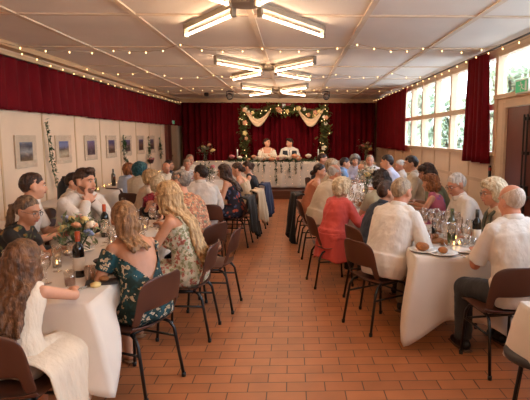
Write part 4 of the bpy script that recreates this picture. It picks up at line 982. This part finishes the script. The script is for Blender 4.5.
# ---- table of the two white-shirted men
guest('r1', 'with thinning sandy hair, white short-sleeved shirt and khaki trousers, back to the aisle', 'the white-shirted man in khaki trousers', .72, 4.45, -48, crz=-60, cx=-.08, lean=14, yaw=0, pitch=10, wr=(.2, .36, .79), wl=(-.05, .4, .79), hair=('thin', 'sandy'), top=('shirt', white, dict(sleeve=.95, noise=.016)), bottom=('t', khaki), vox=.009, fat=1.1, skin='b', k=1.02, face=False)
guest('r2', 'with brown hair and navy jacket, hidden behind the white-shirted man in khaki', 'the guest in navy', .82, 5.12, -72, sex='m', lean=12, hair=('short', 'brown'), top=('long', navy), bottom=('t', char), vox=.013, face=False, k=.98)
guest('gls', 'with white hair, spectacles and a white shirt, head bowed over the table', 'the white-haired man with bowed head', 2.0, 5.5, 92, lean=13, pitch=22, yaw=14, wr=(.12, .38, .82), wl=(-.12, .36, .8), hair=('short', 'white'), top=('long', white), bottom=('t', char), vox=.0105, specs=True, skin='b', fat=1.08, k=1.04)
guest('blond', 'with short pale blonde hair, spectacles and olive patterned scarf over cream', 'the blonde woman in spectacles', 2.12, 4.7, 86, **F, lean=8, yaw=6, pitch=6, hair=('puffy', 'pale', dict(noise=.02)), top=('blouse', cream), bottom=('t', char), vox=.0105, specs=True, k=1.02, skin='b')
q = BM(); p = PP['blond']
for s in (1, -1):
    pts = []
    for t in (.5, .47, .4, .3, .2, .1):
        xx, yy, dd = p['dirs'](t); pts.append(p['spine'](t)+xx*s*(.06 if t > .45 else .075)+yy*{.5: .03, .47: .09, .4: .135, .3: .17, .2: .15, .1: .15}[t])
    tube(q, pts, [(.045, .014)]*6, 10)
link('scarf', to_mesh(q, 'scarf', True), M_leaf_vest, p['o'])
guest('bald', 'bald with white fringe and white short-sleeved shirt, back to us', 'the bald man in white', 1.53, 3.62, 12, lean=9, yaw=8, pitch=8, wr=(.14, .4, .78), wl=(-.12, .42, .785), elb=((.7, -.2, -1), (-.45, -.1, -1)), hair=('bald', 'silver'), top=('shirt', white, dict(sleeve=.9, noise=.016)), bottom=('t', char), vox=.009, fat=1.12, skin='b', k=1.05, face=False, knees=((.12, .4), (-.24, .36)), cx=-.13, crz=8)
# ---- long table of the woman in coral
guest('bob', 'with a dark curly bob and grey-green top, back to us', 'the dark curly-haired woman', 1.0, 5.88, 4, **F, lean=4, pitch=6, hair=('bob', 'dark'), top=('blouse', mint, dict(sleeve=.6)), bottom=('t', char), vox=.012, face=False, k=1.03)
guest('red', 'with puffy white hair and a coral red jacket, back to the aisle', 'the woman in coral', .42, 5.78, -52, **F, crz=-78, cx=-.05, lean=8, yaw=0, pitch=8, hair=('puffy', 'pale'), top=('long', coral, dict(g=.022, collar=False, name='jacket', noise=.03)), bottom=('t', char), vox=.011, face=False, k=.99, fat=1.12)
guest('crm', 'bald on top with spectacles and a cream shirt, beside the woman in coral', 'the balding man in a cream shirt', .37, 7.15, -66, crz=-84, cx=-.06, lean=17, yaw=4, pitch=12, hair=('bald', 'white'), top=('long', white2), bottom=('t', khaki), vox=.012, specs=True, skin='b', fat=1.12, k=1.04)
guest('bunr', 'with dark hair in a low bun and a peach brown top by the aisle', 'the woman with a dark low bun', .33, 8.15, -84, **F, lean=12, yaw=-14, pitch=10, hair=('bun', 'dark', dict(bz=-.05)), top=('straps', peachy, dict(skirt=.9)), vox=.013, k=1.02)
guest('far1', 'with brown hair and a dark shirt, last on the aisle side by the stage', 'the brown-haired man last on the aisle side', .5, 10.9, -110, lean=4, yaw=10, hair=('short', 'brown'), top=('shirt', navy), bottom=('t', char), vox=.017, skin='b')
guest('far2', 'with fair grey hair, seen between the man in cream and the brown-haired man', 'the fair grey-haired guest', .62, 9.55, -84, **F, lean=10, hair=('puffy', 'sandy', dict(noise=.02)), top=('blouse', white2), bottom=('t', char), vox=.016, face=False)
guest('far3', 'with dark hair, tanned face and blue shirt, leaning in beside the flower vase', 'the dark-haired man in blue', .88, 10.35, -80, lean=10, yaw=-10, hair=('short', 'dark'), top=('shirt', cyan), bottom=('t', char), vox=.016, skin='c')
guest('far4', 'with grey curls and a lilac shirt facing us before the stage', 'the grey curly-haired guest', 1.16, 11.0, 165, lean=4, yaw=20, hair=('puffy', 'grey', dict(noise=.03)), top=('shirt', lilac), bottom=('t', char), vox=.016, **dict(sex='f'))
guest('far5', 'with short sandy white hair and white shirt, facing us behind the flower vase', 'the sandy-haired guest facing us', 1.64, 10.95, 172, lean=3, hair=('thin', 'sandy'), top=('shirt', white), bottom=('t', char), vox=.016, skin='b')
guest('win1', 'with short dark hair and lilac white shirt in profile by the window wall', 'the dark-haired man in lilac white', 1.9, 8.95, 84, lean=9, yaw=-4, hair=('short', 'dark'), top=('shirt', lilac), bottom=('t', char), vox=.015, k=1.07)
guest('win2', 'with white hair and white shirt, between two men by the window wall', 'the white-haired man by the windows', 2.16, 9.75, 84, lean=4, yaw=10, hair=('short', 'white'), top=('shirt', white), bottom=('t', char), vox=.015, skin='b')
guest('win3', 'with short dark hair, upright in a cream shirt behind a dark cup', 'the upright man in a cream shirt', 1.92, 8.0, 84, lean=3, yaw=2, pitch=4, wr=(.1, .34, .86), hair=('short', 'dark'), top=('long', white2), bottom=('t', char), vox=.014, k=1.1)
guest('win4', 'with brown collar-length hair and a sage green shirt, leaning over the table', 'the man in sage green', 1.95, 6.98, 80, lean=16, yaw=-6, pitch=16, hair=('bob', 'brown'), top=('shirt', green_), bottom=('t', char), vox=.013, k=1.05, skin='c')
guest('pink', 'with curly brown hair and a pink and blue print top, turned to the table', 'the curly-haired woman in pink', 1.72, 6.25, 66, **F, lean=4, yaw=0, pitch=6, hair=('bob', 'auburn', dict(noise=.04)), top=('sleeveless', bluepk, dict(skirt=.9)), vox=.012, face=False, k=.99)
# ---- the couple
guest('bride', 'bride in a white V-neck gown with cap sleeves behind the head table', 'the bride', -.74, 15.3, 180, z0=STZ, **F, lean=2, yaw=48, pitch=2, hair=('bun', 'brown', dict(bz=-.02)), top=('off', C('ivory bridal lace', (240, 226, 204), bump=.6, bscale=50), dict(skirt=.95)), vox=.014, k=1.08)
p = guest('groom', 'groom in a dark waistcoat and white shirt behind the head table', 'the groom', .13, 15.3, 180, z0=STZ, lean=2, yaw=-52, pitch=2, hair=('quiff', 'dark'), top=('long', white), bottom=('t', char), vox=.014, k=1.08); add_tie(p, tie_m)
b = BM(); k = p['k']
for s in (1, -1):
    pts = []
    for t in (0, .1, .2, .3, .4, .47):
        xx, yy, dd = p['dirs'](t); pts.append(p['spine'](t)+xx*s*(.1 if t < .35 else .12)*k+yy*(.095 if t < .45 else .075)*k)
    tube(b, pts, [(.08*k, .07*k)]*4+[(.07*k, .07*k), (.055*k, .065*k)], 12)
link('waistcoat', to_mesh(b, 'waistcoat', True), waist, p['o'])
p = PP['bride']; b = BM(); k = p['k']
for s in (1, -1):
    xx, yy, dd = p['dirs'](.44)
    tube(b, [p['spine'](.3)+xx*s*.07*k+yy*.14*k, p['spine'](.42)+xx*s*.1*k+yy*.1*k, p['spine'](.48)+xx*s*.12*k+yy*.02*k, p['spine'](.4)+xx*s*.1*k-yy*.1*k], [(.04*k, .015)]*4, 10)
link('gown_strap', to_mesh(b, 'gown_strap', True), p['o'].children[0].data.materials[0] if 0 else bpy.data.materials['ivory bridal lace'], p['o'])
# spare chairs and garments on chairs
chair(-.8, 4.98, 84, 'empty brown plastic chair between the long blonde hair and the broad-backed man')
def on_chair(nm, label, cat, m, key, w, z1, z0, seed):
    c = PP[key]['chair']; hang_cloth(nm, label, cat, m, c.location.x, c.location.y, math.degrees(c.rotation_euler.z), w, z1, z0, seed)
on_chair('jacket', 'sheer dark jacket hung on the chair of the woman in navy florals', 'jacket', C('sheer dark fabric', (44, 42, 38)), 'brun', .44, .8, .22, 1)
on_chair('cardigan', 'beige knitted cardigan hung on a chair back by the aisle', 'cardigan', beige, 'wom2', .42, .83, .3, 2)
on_chair('blazer', 'navy blazer hung on the last chair back before the stage', 'jacket', C('navy blazer wool', (30, 38, 66)), 'wom3', .46, .85, .3, 3)
on_chair('jacket', 'black jacket hung on the chair of the woman with a dark low bun', 'jacket', black_, 'bunr', .46, .82, .12, 4)
# tails of the coral jacket hang behind the seat
b = BM(); g = []; p = PP['red']; H_ = p['H']
for j in range(15):
    f = j/14; row = []
    for i in range(25):
        t_ = i/24*2-1; th = t_*1.9; rx = .2+.03*f+.012*math.sin(t_*16)*f; ry = .155+.05*f+.014*math.sin(t_*13+1)*f
        row.append(b.verts.new((rx*math.sin(th), H_.y-ry*math.cos(th), H_.z+.06-.3*f*(1-.1*math.cos(t_*5)))))
    g.append(row)
for r0, r1 in zip(g, g[1:]):
    for i in range(24): b.faces.new((r0[i], r0[i+1], r1[i+1], r1[i]))
o = link('jacket_tail', to_mesh(b, 'jacket_tail', True), coral, p['o']); m = o.modifiers.new('s', 'SOLIDIFY'); m.thickness = .006
# skirt of the girl falling over the side of her chair
b = BM(); g = []
for j in range(21):
    f = j/20; row = []
    for i in range(25):
        u = i/24; y = -.17+.4*u; fold = .5*math.sin(u*17+f)+.5*math.sin(u*31)
        if f < .35: q = f/.35; x = .06+.215*math.sin(q*PI/2); z = .605-.1*(1-math.cos(q*PI/2))
        else: q = (f-.35)/.65; x = .275+.03*q+.02*fold*q; z = .505-(.12+.13*math.sin(u*PI)**.7+.02*u)*q
        row.append(b.verts.new((x, y+.05*max(0, f-.35)*(u-.3), z)))
    g.append(row)
for r0, r1 in zip(g, g[1:]):
    for i in range(24): b.faces.new((r0[i], r0[i+1], r1[i+1], r1[i]))
o = link('skirt_fall', to_mesh(b, 'skirt_fall', True), girlw, PP['girl']['o']); m = o.modifiers.new('s', 'SOLIDIFY'); m.thickness = .006
# ------------------------------------------------------------------ table settings
L1 = lambda px, py: (px, py)
vase(-1.66, 3.92, ZT, 'glass vase of yellow, peach and blue flowers behind the wine bottle near the girl', .33, [M_yel, M_peach, M_wht, M_blu, M_pink, M_yel, M_blu, M_peach, M_wht, M_pink, M_yel, M_peach, M_wht, M_blu, M_yel, M_wht, M_pink, M_peach], .16, tall=.12, n=240, bs=.03, leaf=M_pale, stems=14)
bottle(-1.47, 3.46, 'dark wine bottle with pale label and orange cap before the flower vase', cap=M_cap)
bottle(-1.8, 4.86, 'dark wine bottle with orange cap in front of the bearded man', cap=M_cap)
tealight(-1.74, 3.72, 'lit tealight in clear glass close to the flower vase, towards the picture wall'); tealight(-1.83, 4.1, 'lit tealight in clear glass before the ponytailed woman'); tealight(-1.6, 4.45, 'lit tealight in clear glass just beyond the yellow flowers'); tealight(-1.52, 5.2, 'lit tealight in clear glass far along the table of the girl')
wine_glasses([(-1.88, 3.35), (-1.78, 3.3), (-1.72, 3.42), (-1.62, 3.3), (-1.84, 3.55), (-1.68, 3.6), (-1.58, 3.62)], 'among the cluster by the girl and the tealights', wine=(2,))
wine_glasses([(-1.4, 3.95), (-1.46, 4.1), (-1.52, 4.25), (-1.36, 4.35), (-1.42, 4.5), (-1.86, 4.4), (-1.78, 4.5), (-1.7, 4.6)], 'behind the flower vase of yellow blooms')
wine_glasses([(-1.4, 4.8), (-1.5, 4.95), (-1.62, 4.9), (-1.7, 5.1), (-1.4, 5.25), (-1.5, 5.4), (-1.68, 5.45), (-1.8, 5.25), (-1.4, 5.6)], 'before the red-haired child', wine=(4,))
tumblers([(-1.44, 3.24), (-1.36, 3.36), (-1.85, 3.2), (-1.4, 4.65)], 'on the table of the girl in cream', amber=(0,))
q = BM(); lathe(q, [(0, .0), (.045, 0), (.085, .045), (.08, .05), (.045, .012), (0, .01)], 22); put('bowl', mesh_of(q, 'bowl', mat('dark glazed bowl', (52, 34, 28), .3)), -1.4, 3.75, 'dark round bowl on the table before the teal dress', 'bowl')
for x, y, lb in ((-1.3, 3.62, 'white plate before the woman in teal'), (-1.3, 4.3, 'white plate before the long blonde hair'), (-1.8, 4.25, 'white plate before the ponytailed woman'), (-1.78, 5.0, 'white plate by the bottle of the bearded man')): plate(x, y, lb)
q = bevbox(-.1, .1, -.06, .06, 0, .012, .004); put('serving_slate', mesh_of(q, 'serving_slate', mat('dark slate', (58, 50, 46), .5), False), -1.26, 3.3, 'dark slate with bread by the elbow of the teal dress', 'board', rz=.3)
roll(-1.25, 3.31, 'torn bread piece on the dark slate by the teal dress', z=.753, r=.028)
cutlery(-1.37, 3.14, -.6, 'silver fork lying near the girl in cream', False); cutlery(-1.33, 3.17, -.6, 'silver knife lying near the girl in cream', True)
q = BM(); lathe(q, [(0, 0), (.03, 0), (.034, .02), (0, .035)], 14); put('butter_pat', mesh_of(q, 'butter_pat', mat('butter', (232, 200, 130), .5)), -1.27, 3.22, 'pale round of butter by the cutlery near the girl', 'food')
# two-men table
bottle(1.63, 4.42, 'dark wine bottle with pale label by the bald man', m=M_dark, cap=M_cap2); bottle(1.43, 4.5, 'pale green empty bottle beside the tall tealight', m=M_cg, lab=False)
q = BM(); lathe(q, [(0, 0), (.028, 0), (.022, .05), (.026, .09), (.02, .1), (.024, .125), (0, .14)], 16); put('pepper_mill', mesh_of(q, 'pepper_mill', mat('black lacquer', (24, 26, 24), .25)), 1.36, 4.82, 'black pepper mill on the table between the two white-shirted men', 'mill')
tealight(1.49, 4.56, 'tall clear glass with lit candle beside the pale green bottle', tall=.13); tealight(1.39, 4.3, 'lit tealight in clear glass at the near side of the bread board', tall=.06); tealight(1.45, 4.34, 'lit tealight in clear glass closest to the bald man', tall=.06)
board(1.27, 4.58, 'round wooden bread board between the two white-shirted men'); roll(1.25, 4.56, 'torn crusty bread on the round wooden board', .762, .04); roll(1.31, 4.61, 'pale bread slice heap on the round wooden board', .762, .032)
board(1.24, 5.0, 'round wooden board farther from us beyond the pepper mill'.replace('farther from us ', '')); roll(1.22, 5.0, 'brown loaf piece on the board beyond the pepper mill', .762, .045)
board(1.55, 5.05, 'round wooden board before the bowed white-haired man'); roll(1.55, 5.05, 'bread piece on the board before the bowed white-haired man', .762, .04)
plate(1.09, 4.16, 'white plate with a golden roll by the khaki-trousered man'); roll(1.08, 4.16, 'golden bread roll on the plate by the khaki-trousered man', .755, .05)
plate(1.22, 4.05, 'white plate with a brown roll at the table end'); roll(1.22, 4.05, 'brown bread roll on the plate at the table end', .755, .038)
plate(1.44, 4.14, 'white plate in front of the bald man'); roll(1.34, 4.42, 'golden flat bread piece near the tealights', .742, .036)
cutlery(1.34, 4.04, .3, 'silver fork by the plate of the bald man', False); cutlery(1.6, 4.08, .1, 'silver knife by the plate of the bald man', True)
wine_glasses([(1.38, 4.5), (1.33, 4.38), (1.4, 4.4), (1.52, 4.42), (1.58, 4.46), (1.48, 4.25)], 'near the tealights of the bald man')
wine_glasses([(1.14, 4.6), (1.1, 4.78), (1.18, 4.86), (1.34, 4.7), (1.3, 4.95), (1.42, 4.9), (1.5, 4.84), (1.6, 4.8), (1.62, 4.95), (1.48, 5.0), (1.4, 5.08)], 'around the pepper mill and bread boards', wine=(1,))
wine_glasses([(1.1, 5.1), (1.16, 5.22), (1.26, 5.14), (1.34, 5.24), (1.44, 5.2), (1.52, 5.3), (1.62, 5.2), (1.2, 5.35), (1.4, 5.36)], 'at the far end of the bread table', wine=(2,))
tumblers([(1.54, 4.26), (1.18, 4.4), (1.46, 4.74)], 'on the table with the bread boards')
# long table of the woman in coral
vase(1.09, 7.55, ZT, 'tall vase of peach and white flowers on the long table of the woman in coral', .52, [M_peach, M_wht, M_pink, M_wht, M_peach, M_wht, M_yel, M_wht, M_wht, M_peach, M_wht], .15, tall=.24, r=.04, n=200, bs=.055, leaf=M_pale)
tealight(1.02, 7.2, 'pillar candle in glass before the tall peach flower vase', tall=.12); tealight(1.2, 8.6, 'lit tealight behind the tall peach flower vase')
wine_glasses([(.8, 6.4), (.9, 6.5), (.86, 6.7), (1.0, 6.6), (1.15, 6.5), (1.25, 6.7), (1.1, 6.8), (.8, 6.95), (1.3, 7.0), (1.2, 7.1)], 'before the dark curly-haired woman on the long table', wine=(1,))
wine_glasses([(.86, 7.6), (.9, 7.9), (1.3, 7.5), (1.35, 7.8), (1.05, 8.1), (1.2, 8.3), (1.0, 8.7), (1.3, 8.8), (1.15, 9.2), (1.05, 9.5), (1.35, 9.5)], 'beyond the tall peach flower vase')
plate(.9, 6.85, 'white plate with bread beside the woman in coral'); roll(.9, 6.85, 'bread pieces on the plate beside the woman in coral', .755, .05); plate(1.3, 6.45, 'white plate before the curly-haired woman in pink'); plate(.78, 7.3, 'white plate before the balding man in cream')
bottle(1.16, 7.0, 'dark wine bottle on the long table before the tall flower vase', cap=M_cap2); q = BM(); lathe(q, [(0, 0), (.03, 0), (.038, .09), (.035, .09), (0, .01)], 14); put('cup', mesh_of(q, 'cup', mat('black cup', (26, 28, 34), .3)), 1.48, 7.75, 'dark cup before the upright man in a cream shirt', 'cup')
# long table by the picture wall
vase(-1.72, 10.5, ZT, 'vase of white and pink flowers on the long table by the picture wall', .42, [M_wht, M_pink, M_wht, M_peach, M_wht], .13, tall=.2, n=140, bs=.04)
wine_glasses([(-1.5, 7.4), (-1.6, 7.55), (-1.9, 7.5), (-1.7, 7.7), (-1.5, 7.9), (-1.85, 8.0), (-1.6, 8.2), (-1.5, 8.5), (-1.8, 8.6), (-1.55, 8.9), (-1.85, 9.1), (-1.6, 9.3), (-1.8, 9.6), (-1.55, 9.9)], 'on the long table by the picture wall', wine=(3,))
bottle(-1.66, 8.0, 'dark wine bottle on the long table by the picture wall', cap=M_cap2); tealight(-1.7, 7.35, 'lit tealight at the near end of the long table by the picture wall'); tealight(-1.75, 9.0, 'lit tealight midway along the long table by the picture wall')
# side table things
q = BM(); lathe(q, [(0, 0), (.1, 0), (.105, .03), (.1, .2), (.08, .26), (.05, .29), (.05, .31), (.03, .33), (.03, .35), (0, .355)], 22); tube(q, [(.09, 0, .24), (.15, 0, .2), (.14, 0, .1), (.1, 0, .06)], .012, 8)
put('jug', mesh_of(q, 'jug', mat('black enamel', (26, 28, 32), .35)), XL+.42, 7.3, 'large black jug at the end of the side table, below the long garland', 'jug', z=.785, rz=-1)
ZT = .785
bottle(XL+.36, 8.55, 'small clear bottle on the side table, first past the black jug', m=M_cg, cap=M_cap2, lab=False); bottle(XL+.34, 9.5, 'green bottle on the side table, below the third and fourth pictures', m=M_bg, lab=False)
for i in range(9): tealight(XL+.3+.12*(i % 2), 7.9+.62*i, 'small tealight in the row along the side table by the picture wall', z=.785, tall=.05, group='tealights along the side table')
for i in range(3): tealight(XL+.35+.1*(i % 2), 4.75+.3*i, 'small tealight on the short side table behind the ponytailed woman', z=.767, tall=.05, group='tealights on the short side table')
fairy('fairy light string laid along the side table under the pictures', [(XL+.14, 7.8, .8), (XL+.2, 9.5, .8), (XL+.12, 11, .8), (XL+.2, 13.4, .8)], .17, 0, scale=.9)
# head table
ZT = STZ+.7555; HY = 14.65
vase(-2.5, HY, ZT, 'tall vase of wild yellow and pink flowers on the head table by the stage door', .52, [M_yel, M_peach, M_wht, M_yel, M_pink], .2, tall=.24, r=.06, n=190, bs=.055, m=M_cg, leaf=M_pale); vase(2.1, HY, ZT, 'tall vase of wild yellow and pink flowers on the head table by the window wall', .55, [M_yel, M_peach, M_wht, M_yel, M_pink], .22, tall=.24, r=.06, n=190, bs=.055, m=M_cg, leaf=M_pale)
for x, lb in ((-1.58, 'tall white candle in dark stand at the bride side of the table garland'), (.72, 'tall white candle in dark stand at the groom side of the table garland')):
    o = empty('candlestick', (x, HY-.05, ZT)); tag(o, lb, 'candle'); q = BM(); lathe(q, [(0, 0), (.045, 0), (.04, .015), (.012, .03), (.012, .1), (.025, .11), (0, .11)], 14); obj('stand', q, M_bg, o, smooth=True); q = BM(); lathe(q, [(0, .1), (.016, .1), (.015, .34), (0, .345)], 10); obj('candle', q, M_china, o, smooth=True)
ga = empty('table_garland', (-.58, HY-.27, ZT)); tag(ga, 'garland of greenery, white and pink roses along the head table front', 'garland')
q = BM(); leaves(q, [(x*.04-1.2, 0, .03) for x in range(61)], 900, .05, (.05, .05, .035)); tag(obj('foliage', q, M_ivy, ga), kind='stuff')
for i in range(40):
    q = BM(); w = rnd.uniform(.05, .085); ell(q, (0, 0, 0), (w, w, w*.85), u=10, v=7)
    for k in range(6): ell(q, (math.cos(k*PI/3)*w*.6, math.sin(k*PI/3)*w*.6, w*.1), (w*.6, w*.6, w*.5), u=8, v=6)
    obj('rose', q, rnd.choice([M_wht, M_wht, M_wht, M_wht, M_peach, M_pink]), ga, (rnd.gauss(.05, .42), rnd.uniform(-.09, .03), rnd.uniform(.06, .17)), smooth=True)
for x, L in ((-.56, .35), (-.4, .28), (-.24, .3), (.09, .62), (.24, .3), (.47, .42), (.65, .34), (-.8, .2), (.8, .22)):
    q = BM(); tube(q, [(x, -.15, 0), (x, -.165, -.1), (x+.02, -.17, -L)], .004, 5); leaves(q, [(x+.01, -.165, -L*t/10) for t in range(11)], int(90*L), .035, (.018, .008, .02)); obj('trailing_stem', q, M_ivy, ga)
fl = empty('fairy_light_curtain', (HT[0], HY-.435, STZ)); tag(fl, 'fairy light strands hanging down the front of the head table cloth', 'fairy lights')
nb_ = 0
for i in range(20):
    x = -2.1+i*.21; q = BM(); tube(q, [(x, 0, .74), (x+.01, -.02, .1)], .002, 4); st = obj('strand', q, M_cab, fl)
    for k in range(5):
        l = bpy.data.objects.new('bulb', BULB); COL.objects.link(l); l.parent = st; l.location = (x, -.012, .62-.12*k+rnd.uniform(-.03, .03)); l.scale = (.4,)*3; nb_ += 1
fairy('fairy light string lying along the head table top behind the garland', [(-2.7, HY-.25, ZT+.02), (-1.8, HY-.22, ZT+.02), (.5, HY-.24, ZT+.02), (2.2, HY-.25, ZT+.02)], .19, 0, scale=.8)
# arch behind the couple
AY = 15.95; ar = empty('floral_arch', (-.26, AY, STZ)); tag(ar, 'greenery arch with flowers, fairy lights and draped cloth behind the couple', 'arch')
for s in (1, -1): q = BM(); tube(q, [(s*1.22, 0, 0), (s*1.22, 0, 2.3)], .03, 8); obj('post', q, M_bark, ar)
q = BM(); tube(q, [(-1.22, 0, 2.28), (1.22, 0, 2.28)], .025, 8); obj('crossbar', q, M_bark, ar)
top_ = [(-1.26, 2.3), (-1.0, 2.1), (-.78, 2.1), (-.52, 2.27), (-.28, 2.32), (0, 2.2), (.28, 2.3), (.52, 2.25), (.78, 2.1), (1.0, 2.12), (1.26, 2.3)]
pts = []
for a, c in zip(top_, top_[1:]):
    for i in range(8): t = i/8; pts.append((a[0]+(c[0]-a[0])*t, -.05, a[1]+(c[1]-a[1])*t))
side_ = [(s*(1.22+.03*math.sin(i)), -.04, .1+2.2*i/30) for s in (1, -1) for i in range(31)]
q = BM(); leaves(q, pts, 1700, .07, (.06, .06, .07)); leaves(q, side_, 2000, .07, (.085, .06, .06)); tag(obj('foliage', q, mat('arch greenery', (112, 110, 56), .6, .2, 20, c2=(60, 70, 34)), ar), kind='stuff')
for i in range(26):
    p_ = rnd.choice(pts) if i < 16 else rnd.choice(side_); q = BM(); w = rnd.uniform(.045, .07); ell(q, (0, 0, 0), (w, w*.8, w), u=10, v=7)
    for k in range(5): ell(q, (math.cos(k*1.257)*w*.65, -.01, math.sin(k*1.257)*w*.65), (w*.6, w*.4, w*.6), u=8, v=6)
    obj('bloom', q, rnd.choice([M_wht, M_peach, M_yel, M_peach]), ar, (p_[0]+rnd.gauss(0, .03), -.13, p_[2]+rnd.gauss(0, .05)), smooth=True)
for i in range(56):
    p_ = rnd.choice(pts) if i < 26 else rnd.choice(side_); l = bpy.data.objects.new('bulb', BULB); COL.objects.link(l); l.parent = ar; l.location = (p_[0]+rnd.gauss(0, .06), -.15, p_[2]+rnd.gauss(0, .06)); l.scale = (1.0,)*3
M_drape = mat('sheer ivory drape', (226, 190, 150), .8, .05, 4)
for x0, z0, x1, z1, dip in ((-1.22, 2.26, -.42, 2.22, .42), (.42, 2.22, 1.2, 2.26, .42)):
    b = BM(); g = []
    for j in range(7):
        v = j/6; row = []
        for i in range(25):
            t = i/24; wd = .05+.2*math.sin(PI*t)**.8; z = z0+(z1-z0)*t-dip*math.sin(PI*t)**1.15+wd*(v-.3); row.append(b.verts.new((x0+(x1-x0)*t, -.17-.03*math.sin(v*PI*3), z)))
        g.append(row)
    for r0, r1 in zip(g, g[1:]):
        for i in range(24): b.faces.new((r0[i], r0[i+1], r1[i+1], r1[i]))
    o = obj('draped_cloth', b, M_drape, ar, smooth=True); m = o.modifiers.new('s', 'SOLIDIFY'); m.thickness = .006
# ------------------------------------------------------------------ light and view
w = bpy.data.worlds.new('overcast sky'); SC.world = w; w.use_nodes = True; nt = w.node_tree; bg = nt.nodes['Background']
tc = N(nt, 'ShaderNodeTexCoord'); sp = N(nt, 'ShaderNodeSeparateXYZ'); nt.links.new(tc.outputs['Generated'], sp.inputs[0])
rp = N(nt, 'ShaderNodeValToRGB'); rp.color_ramp.elements[0].color = (.8, .9, 1, 1); rp.color_ramp.elements[1].color = (.58, .76, 1, 1); rp.color_ramp.elements[1].position = .8
nt.links.new(sp.outputs['Z'], rp.inputs['Fac']); nt.links.new(rp.outputs['Color'], bg.inputs['Color']); bg.inputs['Strength'].default_value = 11
for x, tx in ((-1.62, -.9), (.86, .3)):   # spots added at the two unlit stage lamps to brighten the couple's table
    sl = bpy.data.lights.new('stage_fill_spot', 'SPOT'); sl.energy = 150; sl.color = (1, .83, .66); sl.spot_size = R(95); sl.spot_blend = .8; sl.shadow_soft_size = .06
    so = bpy.data.objects.new('stage_fill_spot', sl); COL.objects.link(so); so.location = (x, 13.5, ZC-.17); so.rotation_euler = (V((tx, 16.2, 1.2))-V(so.location)).to_track_quat('-Z', 'Y').to_euler()
pl = bpy.data.lights.new('window_portal', 'AREA'); pl.shape = 'RECTANGLE'; pl.size = 18; pl.size_y = 1.4; pl.cycles.is_portal = True
po = bpy.data.objects.new('window_portal', pl); COL.objects.link(po); po.location = (XR+.14, 6.4, 2.12); po.rotation_euler = (0, R(90), 0); po.rotation_euler = V((-1, 0, 0)).to_track_quat('-Z', 'Y').to_euler(); pl.size = 18.6; pl.size_y = 1.36
SC.view_settings.view_transform = 'Standard'; SC.view_settings.look = 'None'; SC.view_settings.gamma = 1; SC.view_settings.use_curve_mapping = False; SC.view_settings.exposure = .24
cy = SC.cycles; cy.max_bounces = 8; cy.diffuse_bounces = 4; cy.glossy_bounces = 3; cy.transparent_max_bounces = 24; cy.sample_clamp_indirect = 4; cy.sample_clamp_direct = 12; cy.caustics_reflective = False; cy.caustics_refractive = False; cy.use_denoising = True
